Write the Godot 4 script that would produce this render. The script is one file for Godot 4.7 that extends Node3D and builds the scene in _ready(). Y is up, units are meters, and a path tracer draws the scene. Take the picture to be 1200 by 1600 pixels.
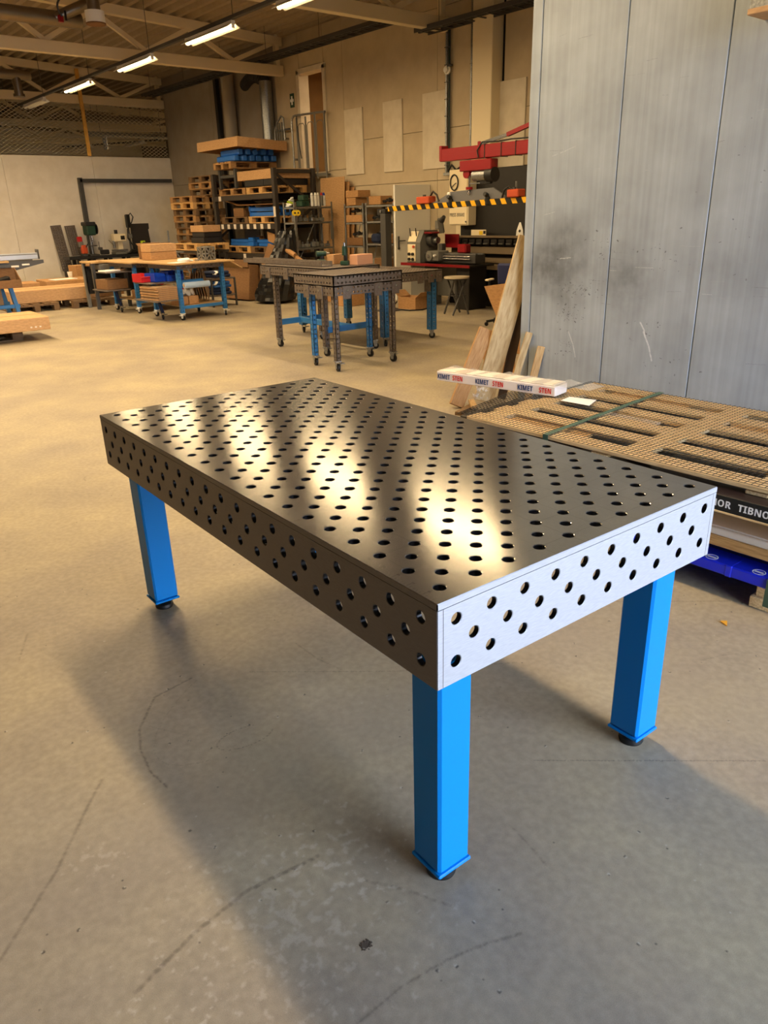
extends Node3D

# ---------------------------------------------------------------- mesh builder
class MB:
	var v := PackedVector3Array()
	var n := PackedVector3Array()
	var x := Transform3D()

	func tri(a, b, c, na, nb = null, nc = null):
		if nb == null:
			nb = na
			nc = na
		if (b - a).cross(c - a).dot(na + nb + nc) > 0.0:
			var q = b
			b = c
			c = q
			q = nb
			nb = nc
			nc = q
		v.append(x * a)
		v.append(x * b)
		v.append(x * c)
		n.append((x.basis * na).normalized())
		n.append((x.basis * nb).normalized())
		n.append((x.basis * nc).normalized())

	func quad(a, b, c, d, nm):
		tri(a, b, c, nm)
		tri(a, c, d, nm)

	func box(c, s, bev = 0.0):
		var h = s * 0.5
		var e = minf(bev, 0.45 * minf(s.x, minf(s.y, s.z)))
		for ax in 3:
			var b = (ax + 1) % 3
			var d = (ax + 2) % 3
			for sg in [-1.0, 1.0]:
				var nm = Vector3.ZERO
				nm[ax] = sg
				var p = []
				for k in [[-1, -1], [1, -1], [1, 1], [-1, 1]]:
					var w = Vector3.ZERO
					w[ax] = sg * h[ax]
					w[b] = k[0] * (h[b] - e)
					w[d] = k[1] * (h[d] - e)
					p.append(c + w)
				quad(p[0], p[1], p[2], p[3], nm)
			if e > 0.0:
				for s1 in [-1.0, 1.0]:
					for s2 in [-1.0, 1.0]:
						var nm2 = Vector3.ZERO
						nm2[b] = s1
						nm2[d] = s2
						var pp = []
						for k in [-1.0, 1.0]:
							var w1 = Vector3.ZERO
							w1[ax] = k * (h[ax] - e)
							w1[b] = s1 * h[b]
							w1[d] = s2 * (h[d] - e)
							var w2 = w1
							w2[b] = s1 * (h[b] - e)
							w2[d] = s2 * h[d]
							pp.append(c + w1)
							pp.append(c + w2)
						quad(pp[0], pp[1], pp[3], pp[2], nm2.normalized())
		if e > 0.0:
			for a in [-1.0, 1.0]:
				for b2 in [-1.0, 1.0]:
					for d2 in [-1.0, 1.0]:
						var sg2 = Vector3(a, b2, d2)
						var i = h - Vector3(e, e, e)
						tri(c + sg2 * Vector3(h.x, i.y, i.z), c + sg2 * Vector3(i.x, h.y, i.z), c + sg2 * Vector3(i.x, i.y, h.z), sg2.normalized())

	func frame(d):
		var u = d.cross(Vector3.UP)
		if u.length() < 0.01:
			u = Vector3.RIGHT
		u = u.normalized()
		return [u, u.cross(d).normalized()]

	func cyl(a, b, r0, r1 = -1.0, seg = 12, caps = true):
		if r1 < 0.0:
			r1 = r0
		var d = (b - a).normalized()
		var f = frame(d)
		for i in seg:
			var t0 = TAU * i / seg
			var t1 = TAU * (i + 1) / seg
			var e0 = f[0] * cos(t0) + f[1] * sin(t0)
			var e1 = f[0] * cos(t1) + f[1] * sin(t1)
			tri(a + e0 * r0, a + e1 * r0, b + e1 * r1, e0, e1, e1)
			tri(a + e0 * r0, b + e1 * r1, b + e0 * r1, e0, e1, e0)
			if caps:
				if r0 > 0.0:
					tri(a, a + e0 * r0, a + e1 * r0, -d)
				if r1 > 0.0:
					tri(b, b + e0 * r1, b + e1 * r1, d)

	func tube(p, r, seg = 6):
		var last = null
		for i in p.size():
			var d = (p[mini(i + 1, p.size() - 1)] - p[maxi(i - 1, 0)]).normalized()
			var f = frame(d)
			if last != null:
				var u = (last[0] - d * last[0].dot(d)).normalized()
				f = [u, u.cross(d)]
				for k in seg:
					var t0 = TAU * k / seg
					var t1 = TAU * (k + 1) / seg
					var a0 = last[0] * cos(t0) + last[1] * sin(t0)
					var a1 = last[0] * cos(t1) + last[1] * sin(t1)
					var b0 = f[0] * cos(t0) + f[1] * sin(t0)
					var b1 = f[0] * cos(t1) + f[1] * sin(t1)
					tri(p[i - 1] + a0 * r, p[i - 1] + a1 * r, p[i] + b1 * r, a0, a1, b1)
					tri(p[i - 1] + a0 * r, p[i] + b1 * r, p[i] + b0 * r, a0, b1, b0)
			last = f

	func prism(poly, z0, z1):
		var ix = Geometry2D.triangulate_polygon(poly)
		for i in range(0, ix.size(), 3):
			for zz in [z0, z1]:
				var q = []
				for k in 3:
					q.append(Vector3(poly[ix[i + k]].x, poly[ix[i + k]].y, zz))
				tri(q[0], q[1], q[2], Vector3(0, 0, 1.0 if zz == maxf(z0, z1) else -1.0))
		var area = 0.0
		for i in poly.size():
			area += poly[i].cross(poly[(i + 1) % poly.size()])
		for i in poly.size():
			var a = poly[i]
			var b = poly[(i + 1) % poly.size()]
			var e = b - a
			var nm = Vector3(e.y, -e.x, 0) * signf(area)
			quad(Vector3(a.x, a.y, z0), Vector3(b.x, b.y, z0), Vector3(b.x, b.y, z1), Vector3(a.x, a.y, z1), nm.normalized())

	func lathe(pr, seg = 16, o = Vector3.ZERO):
		for j in pr.size() - 1:
			var a = pr[j]
			var b = pr[j + 1]
			var e = b - a
			var nr = Vector2(e.y, -e.x).normalized()
			for i in seg:
				var t0 = TAU * i / seg
				var t1 = TAU * (i + 1) / seg
				var c0 = Vector3(cos(t0), 0, sin(t0))
				var c1 = Vector3(cos(t1), 0, sin(t1))
				var n0 = c0 * nr.x + Vector3.UP * nr.y
				var n1 = c1 * nr.x + Vector3.UP * nr.y
				var p00 = o + c0 * a.x + Vector3.UP * a.y
				var p10 = o + c1 * a.x + Vector3.UP * a.y
				var p01 = o + c0 * b.x + Vector3.UP * b.y
				var p11 = o + c1 * b.x + Vector3.UP * b.y
				if a.x > 0.0:
					tri(p00, p10, p11, n0, n1, n1)
				if b.x > 0.0:
					tri(p00, p11, p01, n0, n1, n0)

	# plate in its own XY plane, face towards +Z, holes bored through; holes where both cell numbers are odd or both even (mode 0) or in every cell (mode 1)
	func perf(W, H, x0, y0, nx, ny, c, mode, r, depth, seg, ch, edge = true, bores = null):
		var Z = Vector3(0, 0, 1)
		var x1 = x0 + nx * c
		var y1 = y0 + ny * c
		for s in [[0.0, 0.0, W, y0], [0.0, y1, W, H], [0.0, y0, x0, y1], [x1, y0, W, y1]]:
			if s[2] - s[0] > 1e-5 and s[3] - s[1] > 1e-5:
				quad(Vector3(s[0], s[1], 0), Vector3(s[2], s[1], 0), Vector3(s[2], s[3], 0), Vector3(s[0], s[3], 0), Z)
		var ring = []
		for k in seg + 1:
			var t = TAU * k / seg
			var d = Vector3(cos(t), sin(t), 0)
			ring.append([d, d * (c * 0.5 / maxf(absf(d.x), absf(d.y)))])
		for j in ny:
			for i in nx:
				var o = Vector3(x0 + (i + 0.5) * c, y0 + (j + 0.5) * c, 0)
				if mode == 0 and (i + j) % 2 == 1:
					var h = c * 0.5
					quad(o + Vector3(-h, -h, 0), o + Vector3(h, -h, 0), o + Vector3(h, h, 0), o + Vector3(-h, h, 0), Z)
					continue
				for k in seg:
					var d0 = ring[k][0]
					var d1 = ring[k + 1][0]
					var R = r + ch
					quad(o + d0 * R, o + ring[k][1], o + ring[k + 1][1], o + d1 * R, Z)
					var dz = Vector3(0, 0, -ch)
					if ch > 0.0:
						quad(o + d0 * R, o + d1 * R, o + d1 * r + dz, o + d0 * r + dz, (Z - d0).normalized())
					var bz = Vector3(0, 0, -depth)
					var w = self if bores == null else bores
					w.tri(o + d0 * r + dz, o + d1 * r + dz, o + d1 * r + bz, -d0, -d1, -d1)
					w.tri(o + d0 * r + dz, o + d1 * r + bz, o + d0 * r + bz, -d0, -d1, -d0)
		if edge:
			var bk = Vector3(0, 0, -depth)
			var q = [Vector3.ZERO, Vector3(W, 0, 0), Vector3(W, H, 0), Vector3(0, H, 0)]
			var m = Vector3(W * 0.5, H * 0.5, 0)
			for k in 4:
				var mid = (q[k] + q[(k + 1) % 4]) * 0.5 - m
				quad(q[k], q[(k + 1) % 4], q[(k + 1) % 4] + bk, q[k] + bk, mid.normalized())

	func done(U = null, V = null, u0 = 0.0, v0 = 0.0):
		var a = []
		a.resize(Mesh.ARRAY_MAX)
		a[Mesh.ARRAY_VERTEX] = v
		a[Mesh.ARRAY_NORMAL] = n
		if U != null:
			var uv = PackedVector2Array()
			uv.resize(v.size())
			for i in v.size():
				uv[i] = Vector2(v[i].dot(U) + u0, v[i].dot(V) + v0)
			a[Mesh.ARRAY_TEX_UV] = uv
		var m = ArrayMesh.new()
		m.add_surface_from_arrays(Mesh.PRIMITIVE_TRIANGLES, a)
		return m

# ---------------------------------------------------------------- nodes
var used := {}
var cache := {}
var M := {}

func numbered(s):
	var k = used.get(s, 0)
	used[s] = k + 1
	return s if k == 0 else "%s_%03d" % [s, k]

func tag(o, label, category, group = ""):
	o.set_meta("label", label)
	o.set_meta("category", category)
	if group:
		o.set_meta("group", group)
	return o

func thing(called, label, category, at = Vector3.ZERO, yaw = 0.0, group = ""):
	var o = Node3D.new()
	o.name = numbered(called)
	add_child(o)
	o.position = at
	o.rotation.y = deg_to_rad(yaw)
	return tag(o, label, category, group)

func part(parent, called, mesh, m, at = Vector3.ZERO, rot = Vector3.ZERO):
	var o = MeshInstance3D.new()
	o.name = called
	o.mesh = mesh
	o.material_override = null
	for i in mesh.get_surface_count():
		o.set_surface_override_material(i, m)
	o.position = at
	o.rotation_degrees = rot
	parent.add_child(o, true)
	return o

func solo(called, label, category, mesh, m, at = Vector3.ZERO, yaw = 0.0, group = ""):
	var o = part(self, numbered(called), mesh, m, at, Vector3(0, yaw, 0))
	return tag(o, label, category, group)

func struct(called, mesh, m, at = Vector3.ZERO, rot = Vector3.ZERO):
	var o = part(self, called, mesh, m, at, rot)
	o.set_meta("kind", "structure")
	return o

func stuff(o):
	o.set_meta("kind", "stuff")
	return o

func bm(s, bev = 0.0):
	var key = "b%.4f_%.4f_%.4f_%.4f" % [s.x, s.y, s.z, bev]
	if not cache.has(key):
		var b = MB.new()
		b.box(Vector3.ZERO, s, bev)
		cache[key] = b.done()
	return cache[key]

func pb(parent, called, s, c, m, bev = 0.0, rot = Vector3.ZERO):
	return part(parent, called, bm(s, bev), m, c, rot)

func cm(h, r0, r1 = -1.0, seg = 12):
	var key = "c%.4f_%.4f_%.4f_%d" % [h, r0, r1, seg]
	if not cache.has(key):
		var b = MB.new()
		b.cyl(Vector3(0, -h * 0.5, 0), Vector3(0, h * 0.5, 0), r0, r1, seg)
		cache[key] = b.done()
	return cache[key]

func pc(parent, called, h, r0, c, m, rot = Vector3.ZERO, r1 = -1.0, seg = 12):
	return part(parent, called, cm(h, r0, r1, seg), m, c, rot)

func ptube(parent, called, pts, r, m, seg = 6):
	var b = MB.new()
	b.tube(pts, r, seg)
	return part(parent, called, b.done(), m)

func pprism(parent, called, poly, z0, z1, m, at = Vector3.ZERO, rot = Vector3.ZERO):
	var b = MB.new()
	b.prism(PackedVector2Array(poly), z0, z1)
	return part(parent, called, b.done(), m, at, rot)

func bar(parent, called, a, b2, w, h, m):   # a straight square bar from a to b2
	var d = b2 - a
	var o = part(parent, called, bm(Vector3(w, h, d.length())), m)
	var up = Vector3.UP if absf(d.normalized().y) < 0.99 else Vector3.RIGHT
	o.transform = Transform3D(Basis.looking_at(d, up), (a + b2) * 0.5)
	return o

func lettering(parent, text, size, m, at, rot, font = "Droid Sans", bold = true, italic = false, sx = 1.0):
	var f = SystemFont.new()
	f.font_names = PackedStringArray([font])
	f.font_weight = 700 if bold else 400
	f.font_italic = italic
	var t = TextMesh.new()
	t.text = text
	t.font = f
	t.font_size = 64
	t.pixel_size = size / 46.0
	t.depth = 0.0012
	t.curve_step = 2.0
	var o = part(parent, "lettering", t, m, at, rot)
	o.scale = Vector3(sx, 1, 1)
	return o

# ---------------------------------------------------------------- materials
func noise(freq, oct, sd, kind = FastNoiseLite.TYPE_SIMPLEX_SMOOTH):
	var f = FastNoiseLite.new()
	f.noise_type = kind
	f.seed = sd
	f.frequency = freq
	f.fractal_octaves = oct
	f.fractal_gain = 0.55
	return f

func ntex(freq, oct, sd, c0, c1, size = 384, mid = null):
	var t = NoiseTexture2D.new()
	t.width = size
	t.height = size
	t.seamless = true
	t.noise = noise(freq, oct, sd)
	var g = Gradient.new()
	g.set_color(0, c0)
	g.set_color(1, c1)
	if mid != null:
		g.add_point(0.5, mid)
	t.color_ramp = g
	return t

func hx(s):
	return Color(s)

func mk(name, col, rough = 0.6, metal = 0.0):
	var m = StandardMaterial3D.new()
	m.resource_name = name
	m.albedo_color = Color(col) if col is String else col
	m.roughness = rough
	m.metallic = metal
	M[name] = m
	return m

func tri3(m, t, sc, bump = null, bs = 0.05):
	m.albedo_texture = t
	m.uv1_triplanar = true
	m.uv1_triplanar_sharpness = 4.0
	m.uv1_scale = sc if sc is Vector3 else Vector3(sc, sc, sc)
	if bump != null:
		m.heightmap_enabled = true
		m.heightmap_texture = bump
		m.heightmap_scale = bs
	return m

func blend_px(im, x, y, col, a):
	if x < 0 or y < 0 or x >= im.get_width() or y >= im.get_height():
		return
	im.set_pixel(x, y, im.get_pixel(x, y).lerp(col, a))

func stroke(im, pts, w, col, a, rng, broken = 0.0):   # a worn line through points given in pixels
	for i in pts.size() - 1:
		var L = maxi(1, int(pts[i].distance_to(pts[i + 1])))
		for k in L:
			if rng.randf() < broken:
				continue
			var p = pts[i].lerp(pts[i + 1], float(k) / L)
			for dx in range(-int(w), int(w) + 1):
				for dy in range(-int(w), int(w) + 1):
					var d = Vector2(dx, dy).length()
					if d <= w:
						blend_px(im, int(p.x) + dx, int(p.y) + dy, col, a * (1.0 - d / (w + 1.0)) * rng.randf_range(0.5, 1.0))

func arc_pts(c, rx, ry, a0, a1, rot = 0.0, n = 40):
	var o = []
	for i in n + 1:
		var t = deg_to_rad(lerpf(a0, a1, float(i) / n))
		o.append(c + Vector2(cos(t) * rx, sin(t) * ry).rotated(deg_to_rad(rot)))
	return o

func floor_images():
	var S = 1536
	var a = noise(0.0035, 5, 11).get_seamless_image(S, S).get_data()
	var b = noise(0.02, 4, 12).get_seamless_image(S, S).get_data()
	var c = noise(0.11, 3, 13).get_seamless_image(S, S).get_data()
	var out = PackedByteArray()
	out.resize(S * S * 3)
	for i in S * S:
		var k = 0.86 + 0.0007 * (a[i] - 128) + 0.00015 * (b[i] - 128) + 0.0005 * (c[i] - 128)
		out[i * 3] = clampi(int(194.0 * k), 0, 255)
		out[i * 3 + 1] = clampi(int(179.0 * k), 0, 255)
		out[i * 3 + 2] = clampi(int((152.0 - 0.06 * (a[i] - 128)) * k), 0, 255)
	var base = Image.create_from_data(S, S, false, Image.FORMAT_RGB8, out)
	var im = Image.create_from_data(S, S, false, Image.FORMAT_RGB8, out)
	var rng = RandomNumberGenerator.new()
	rng.seed = 5
	var P = func(x, z): return Vector2((x + 2.0) / 6.0 * S, (z + 4.0) / 6.0 * S)
	var dark = Color(0.16, 0.14, 0.12)
	# swept arcs, scuffs and a small ring
	stroke(im, [P.call(0.45, -1.28), P.call(0.13, -1.13), P.call(0.02, -1.31), P.call(-0.13, -1.29), P.call(-0.24, -1.16), P.call(-0.28, -1.06), P.call(-0.3, -0.94), P.call(-0.29, -0.84)].slice(2), 1.0, dark, 0.25, rng, 0.15)
	stroke(im, arc_pts(P.call(0.3, -1.15), 150, 60, 150, 320, -20), 0.8, dark, 0.15, rng, 0.3)
	stroke(im, arc_pts(P.call(0.0, -0.89), 24, 12, 20, 300, 8), 0.8, dark, 0.35, rng, 0.1)
	stroke(im, arc_pts(P.call(-0.25, 0.75), 190, 175, 180, 300, 0), 1.2, dark, 0.2, rng, 0.2)
	stroke(im, [P.call(-0.82, -0.58), P.call(-0.64, -0.75), P.call(-0.5, -0.92), P.call(-0.42, -1.01)], 1.6, dark, 0.14, rng, 0.3)
	stroke(im, [P.call(-0.62, -0.3), P.call(-0.45, -0.35), P.call(-0.3, -0.37), P.call(-0.1, -0.34)], 1.6, dark, 0.22, rng, 0.2)
	stroke(im, [P.call(0.2, -1.2), P.call(0.6, -0.84), P.call(0.97, -0.58), P.call(1.1, 0.25)].slice(0, 3), 0.7, dark, 0.25, rng, 0.2)
	stroke(im, [P.call(0.6, -0.2), P.call(1.12, 0.27), P.call(1.5, 0.62)], 0.7, dark, 0.3, rng, 0.1)
	stroke(im, [P.call(1.2, -1.0), P.call(1.9, -0.35), P.call(2.4, 0.1)], 0.7, dark, 0.28, rng, 0.15)
	for i in 60:
		var p = P.call(rng.randf_range(-1.9, 3.9), rng.randf_range(-3.9, 1.9))
		var d = Vector2.from_angle(rng.randf() * TAU) * rng.randf_range(10, 70)
		stroke(im, [p, p + d * 0.5 + Vector2(rng.randf_range(-6, 6), rng.randf_range(-6, 6)), p + d], rng.randf_range(0.6, 1.6), dark if rng.randf() < 0.75 else Color(0.75, 0.71, 0.64), rng.randf_range(0.04, 0.16), rng, 0.3)
	for i in 900:   # specks and chips
		var p = P.call(rng.randf_range(-1.9, 3.9), rng.randf_range(-3.9, 1.9))
		var r = rng.randi_range(0, 1)
		for dx in r + 1:
			for dy in r + 1:
				blend_px(im, int(p.x) + dx, int(p.y) + dy, Color(0.1, 0.09, 0.08) if rng.randf() < 0.6 else Color(0.85, 0.82, 0.76), rng.randf_range(0.3, 0.7))
	# laitance worn through: pale flakes beside the near leg
	var w = noise(0.09, 4, 21)
	for spot in [[-0.28, -0.22, 0.42], [-0.05, -0.32, 0.2], [-0.55, -0.72, 0.1], [-0.7, -0.1, 0.3]]:
		var c0 = P.call(spot[0], spot[1])
		var R = spot[2] / 6.0 * S
		for yy in range(int(c0.y - R), int(c0.y + R)):
			for xx in range(int(c0.x - R), int(c0.x + R)):
				var q = Vector2(xx, yy).distance_to(c0) / R
				var h = w.get_noise_2d(xx, yy) - q * 0.5
				if h > 0.0:
					blend_px(im, xx, yy, Color(0.84, 0.79, 0.72), clampf(h * 2.0, 0, 0.3))
	return [base, im]

func top_images():   # ground steel with engraved lines every 100 mm and a ruler along one edge
	var W = 2048
	var H = 1024
	var a = noise(0.004, 4, 31).get_seamless_image(W, H).get_data()
	var fine = noise(0.35, 2, 32).get_seamless_image(256, 1024).get_data()
	var out = PackedByteArray()
	out.resize(W * H * 3)
	for y in H:
		for x in W:
			var i = y * W + x
			var k = 136 + (a[i] - 128) * 0.05 + (fine[(y * 256) + (x >> 3)] - 128) * 0.05
			out[i * 3] = clampi(int(k * 1.0), 0, 255)
			out[i * 3 + 1] = clampi(int(k * 0.995), 0, 255)
			out[i * 3 + 2] = clampi(int(k * 0.985), 0, 255)
	var im = Image.create_from_data(W, H, false, Image.FORMAT_RGB8, out)
	var ink = Color(0.30, 0.28, 0.25)
	for k in range(1, 40):
		if k % 2 == 1:
			im.fill_rect(Rect2i(int(k * 51.2), 0, 1, H), Color(0.39, 0.38, 0.36))
	for k in range(1, 20):
		if k % 2 == 1:
			im.fill_rect(Rect2i(0, int(k * 51.2), W, 1), Color(0.39, 0.38, 0.36))
	for k in 200:
		var L = 14 if k % 10 == 0 else (10 if k % 5 == 0 else 6)
		im.fill_rect(Rect2i(int(k * 10.24), 4, 1, L), ink)
		if k % 5 == 0 and k > 0:
			im.fill_rect(Rect2i(int(k * 10.24) - 4, 20, 2, 5), ink)
			im.fill_rect(Rect2i(int(k * 10.24) + 1, 20, 2, 5), ink)
	var rng = RandomNumberGenerator.new()
	rng.seed = 3
	var c = Vector2(1.9, 0.1) * 1024.0
	stroke(im, arc_pts(c, 40, 40, 0, 360), 1.0, ink, 0.4, rng)
	stroke(im, arc_pts(c, 35, 35, 0, 360), 0.6, ink, 0.3, rng)
	stroke(im, [c + Vector2(-12, 14), c + Vector2(0, -18), c + Vector2(12, 14)], 0.6, ink, 0.4, rng)
	return [im]

func booth_image():   # dull grey painted sheet, streaked and scuffed
	var W = 768
	var H = 1280
	var st = noise(0.06, 3, 41).get_seamless_image(W, 64).get_data()
	var cl = noise(0.006, 4, 42).get_seamless_image(W, H).get_data()
	var out = PackedByteArray()
	out.resize(W * H * 3)
	for y in H:
		for x in W:
			var k = 1.0 + (st[((y >> 6) % 64) * W + x] - 128) * 0.0004 + (cl[y * W + x] - 128) * 0.0005
			var i = (y * W + x) * 3
			out[i] = clampi(int(150 * k), 0, 255)
			out[i + 1] = clampi(int(160 * k), 0, 255)
			out[i + 2] = clampi(int(171 * k), 0, 255)
	var im = Image.create_from_data(W, H, false, Image.FORMAT_RGB8, out)
	var rng = RandomNumberGenerator.new()
	rng.seed = 9
	# u = (z + 3.14) / 2.4, v = 1 - y / 4
	var P = func(z, y): return Vector2((z + 3.14) / 2.4 * W, (1.0 - y / 4.0) * H)
	var w = noise(0.02, 4, 43)
	for s in [[-2.75, 1.22, 0.36, 0.5], [-2.95, 1.1, 0.22, 0.5], [-2.2, 1.05, 0.3, 0.36], [-2.7, 0.9, 0.2, 0.26], [-2.35, 1.5, 0.25, 0.12], [-1.5, 1.2, 0.3, 0.08]]:
		var c0 = P.call(s[0], s[1])
		var R = s[2] * 320.0
		for yy in range(maxi(0, int(c0.y - R)), mini(H, int(c0.y + R))):
			for xx in range(maxi(0, int(c0.x - R)), mini(W, int(c0.x + R))):
				var h = (w.get_noise_2d(xx, yy) * 0.6 + 0.75) * (1.0 - Vector2(xx, yy).distance_to(c0) / R)
				if h > 0.0:
					blend_px(im, xx, yy, Color(0.18, 0.18, 0.19), clampf(h, 0, 1) * s[3])
	for s in [[-2.62, 0.98, 60, 0.16, 0.05], [-2.66, 0.78, 50, 0.12, 0.08], [-2.68, 0.52, 25, 0.1, 0.05], [-1.95, 1.2, 18, 0.15, 0.1], [-2.0, 0.75, 12, 0.08, 0.06], [-2.5, 1.25, 20, 0.3, 0.12], [-1.8, 0.5, 14, 0.2, 0.12], [-1.5, 1.6, 20, 0.4, 0.5]]:
		for k in s[2]:
			var p = P.call(s[0] + rng.randfn(0, s[3] * 0.6), s[1] + rng.randfn(0, s[4] * 0.6))
			stroke(im, [p, p + Vector2(rng.randf_range(-3, 5), rng.randf_range(-3, 3))], rng.randf_range(0.4, 1.3), Color(0.10, 0.10, 0.11), 0.6, rng)
	for s in [[-2.78, 1.19, -2.68, 1.2, 1.2], [-2.13, 1.15, -1.99, 1.15, 0.9], [-2.66, 0.66, -2.58, 0.47, 1.2], [-2.02, 0.72, -1.93, 0.52, 2.2], [-2.05, 0.78, -2.0, 0.68, 2.0], [-2.9, 1.9, -2.7, 1.95, 0.7], [-2.95, 1.5, -2.85, 1.52, 0.6], [-1.62, 1.0, -1.55, 1.0, 0.7], [-2.34, 1.12, -2.28, 1.12, 0.7]]:
		stroke(im, [P.call(s[0], s[1]), P.call((s[0] + s[2]) * 0.5 + 0.01, (s[1] + s[3]) * 0.5), P.call(s[2], s[3])], s[4], Color(0.86, 0.88, 0.9), 0.6, rng, 0.1)
	for k in 46:
		var p = P.call(rng.randf_range(-3.1, -0.8), rng.randf_range(0.4, 3.2))
		stroke(im, [p, p + Vector2(rng.randf_range(8, 46), rng.randf_range(-3, 3))], 0.6, Color(0.3, 0.3, 0.31) if rng.randf() < 0.6 else Color(0.78, 0.79, 0.8), rng.randf_range(0.15, 0.45), rng, 0.25)
	return im

func tape_image():   # black and yellow diagonal stripes
	var im = Image.create_empty(128, 64, false, Image.FORMAT_RGB8)
	for y in 64:
		for x in 128:
			var s = fposmod(x + y * 0.9, 128.0)
			im.set_pixel(x, y, Color(0.96, 0.72, 0.05) if s > 62 and s < 122 else Color(0.03, 0.03, 0.035))
	return im

func make_materials():
	var fi = floor_images()
	var fine = ntex(0.4, 2, 51, Color(0.80, 0.80, 0.80), Color(1, 1, 1), 512, Color(0.94, 0.94, 0.94))
	var grain = ntex(0.30, 3, 52, Color.BLACK, Color.WHITE, 512)
	for k in 2:
		var m = mk("concrete_floor_%d" % k, Color.WHITE, 0.62)
		m.albedo_texture = ImageTexture.create_from_image(fi[k])
		m.detail_enabled = true
		m.detail_albedo = fine
		m.detail_blend_mode = BaseMaterial3D.BLEND_MODE_MUL
		m.detail_uv_layer = BaseMaterial3D.DETAIL_UV_2
		m.uv2_triplanar = true
		m.uv2_world_triplanar = true
		m.uv2_scale = Vector3(2.2, 2.2, 2.2)
	var ti = top_images()
	var top = mk("ground_steel", Color.WHITE, 0.165, 0.85)
	top.albedo_texture = ImageTexture.create_from_image(ti[0])
	top.anisotropy_enabled = true
	top.anisotropy = 0.6
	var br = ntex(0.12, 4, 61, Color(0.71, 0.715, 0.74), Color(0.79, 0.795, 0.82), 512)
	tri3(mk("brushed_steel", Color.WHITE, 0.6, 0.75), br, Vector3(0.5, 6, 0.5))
	tri3(mk("shaded_steel", Color(0.60, 0.57, 0.54), 0.45, 1.0), br, Vector3(0.5, 6, 0.5))  # same steel as the end plates, shade of the long sides in its colour
	mk("shaded_bore_steel", "3c3d40", 0.3, 1.0)  # shade inside the holes put into the colour
	mk("blue_paint", "007fd2", 0.42).metallic_specular = 0.35
	mk("rubber", "0c0c0d", 0.5)
	mk("black_plastic", "131314", 0.45)
	var bi = mk("booth_sheet", Color.WHITE, 0.42)
	bi.albedo_texture = ImageTexture.create_from_image(booth_image())
	mk("booth_plain", "8b949c", 0.45)
	mk("dark_gap", "15171a", 0.9)
	var wt = ntex(0.012, 5, 71, Color(0.93, 0.92, 0.90), Color(1, 1, 1), 512)
	tri3(mk("cream_wall", "d0c1a5", 0.8), wt, 0.35)
	tri3(mk("dim_wall", "a0978a", 0.85), wt, 0.3)
	tri3(mk("white_wall", "eae3d5", 0.75), wt, 0.3)
	tri3(mk("pale_board", "e6dcc8", 0.75), wt, 0.5)
	tri3(mk("brown_wall", "8a6a40", 0.85), wt, 0.4)
	tri3(mk("deck_steel", "a3937a", 0.65), wt, 0.6)
	mk("truss_paint", "e3d3ae", 0.6)
	mk("asphalt", "77787a", 0.9)
	mk("white_paint", "e9e8e2", 0.45)
	mk("lamp_white", "f1efe8", 0.4)
	var glow = mk("lamp_glow", "ffffff", 0.4)
	glow.emission_enabled = true
	glow.emission = Color(1.0, 0.86, 0.60)
	glow.emission_energy_multiplier = 24.0
	mk("dark_steel", "4d4c4b", 0.5, 0.35)
	mk("black_paint", "1b1b1d", 0.5)
	tri3(mk("galvanised", "b9bcbd", 0.35, 0.9), ntex(0.05, 3, 72, Color(0.7, 0.7, 0.7), Color(1, 1, 1), 256), 3.0)
	mk("chrome", "d9dadb", 0.18, 1.0)
	tri3(mk("raw_steel", "7a716a", 0.5, 0.35), ntex(0.03, 5, 73, Color(0.78, 0.75, 0.72), Color(1, 1, 1), 384), 2.0)
	mk("rack_steel", "37312c", 0.55, 0.2)
	var wn = ntex(0.02, 5, 81, Color(0.80, 0.74, 0.66), Color(1, 1, 1), 512, Color(0.93, 0.89, 0.84))
	for w in [["pallet_wood", "b08c5e"], ["pallet_old", "7c6447"], ["pallet_light", "dcb67a"], ["fresh_wood", "ffe7b6"], ["lumber", "c7a877"], ["ply", "c6a877"], ["white_wood", "e8dcc8"], ["post_wood", "f7c565"]]:
		var c = w[1]
		tri3(mk(w[0], c, 0.75), wn, Vector3(0.7, 7, 7))
		tri3(mk(w[0] + "_z", c, 0.75), wn, Vector3(7, 7, 0.7))
		tri3(mk(w[0] + "_y", c, 0.75), wn, Vector3(7, 0.7, 7))
	var ln = ntex(0.015, 5, 83, Color(0.76, 0.70, 0.62), Color(1, 1, 1), 512, Color(0.92, 0.89, 0.84))
	tri3(mk("weathered_y", "c9b38a", 0.85), ln, Vector3(4, 0.6, 4), grain, 0.06)
	var cn = ntex(0.02, 4, 82, Color(0.86, 0.85, 0.83), Color(1, 1, 1), 384)
	tri3(mk("cardboard", "bd9060", 0.85), cn, Vector3(1.5, 4, 1.5))
	tri3(mk("cardboard_dark", "84603c", 0.85), cn, Vector3(1.5, 4, 1.5))
	tri3(mk("cardboard_orange", "cba273", 0.85), cn, Vector3(1.5, 4, 1.5))
	tri3(mk("cardboard_grey", "9a7f5f", 0.85), cn, Vector3(1.5, 4, 1.5))
	mk("blue_part", "2469c6", 0.4)
	mk("blue_frame", "2f74b4", 0.45)
	mk("blue_bin", "123fae", 0.35)
	mk("red_bin", "b51d22", 0.35)
	mk("navy_cloth", "1a2746", 0.9)
	mk("denim", "2f5fa0", 0.9)
	mk("blue_wrap", "1a30e6", 0.3)
	mk("white_board", "ece5da", 0.6)
	mk("red_paint", "8e0f18", 0.35)
	mk("orange_case", "c4512c", 0.4)
	mk("bag_black", "17181a", 0.28)
	mk("paper", "f1efe9", 0.7)
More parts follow.
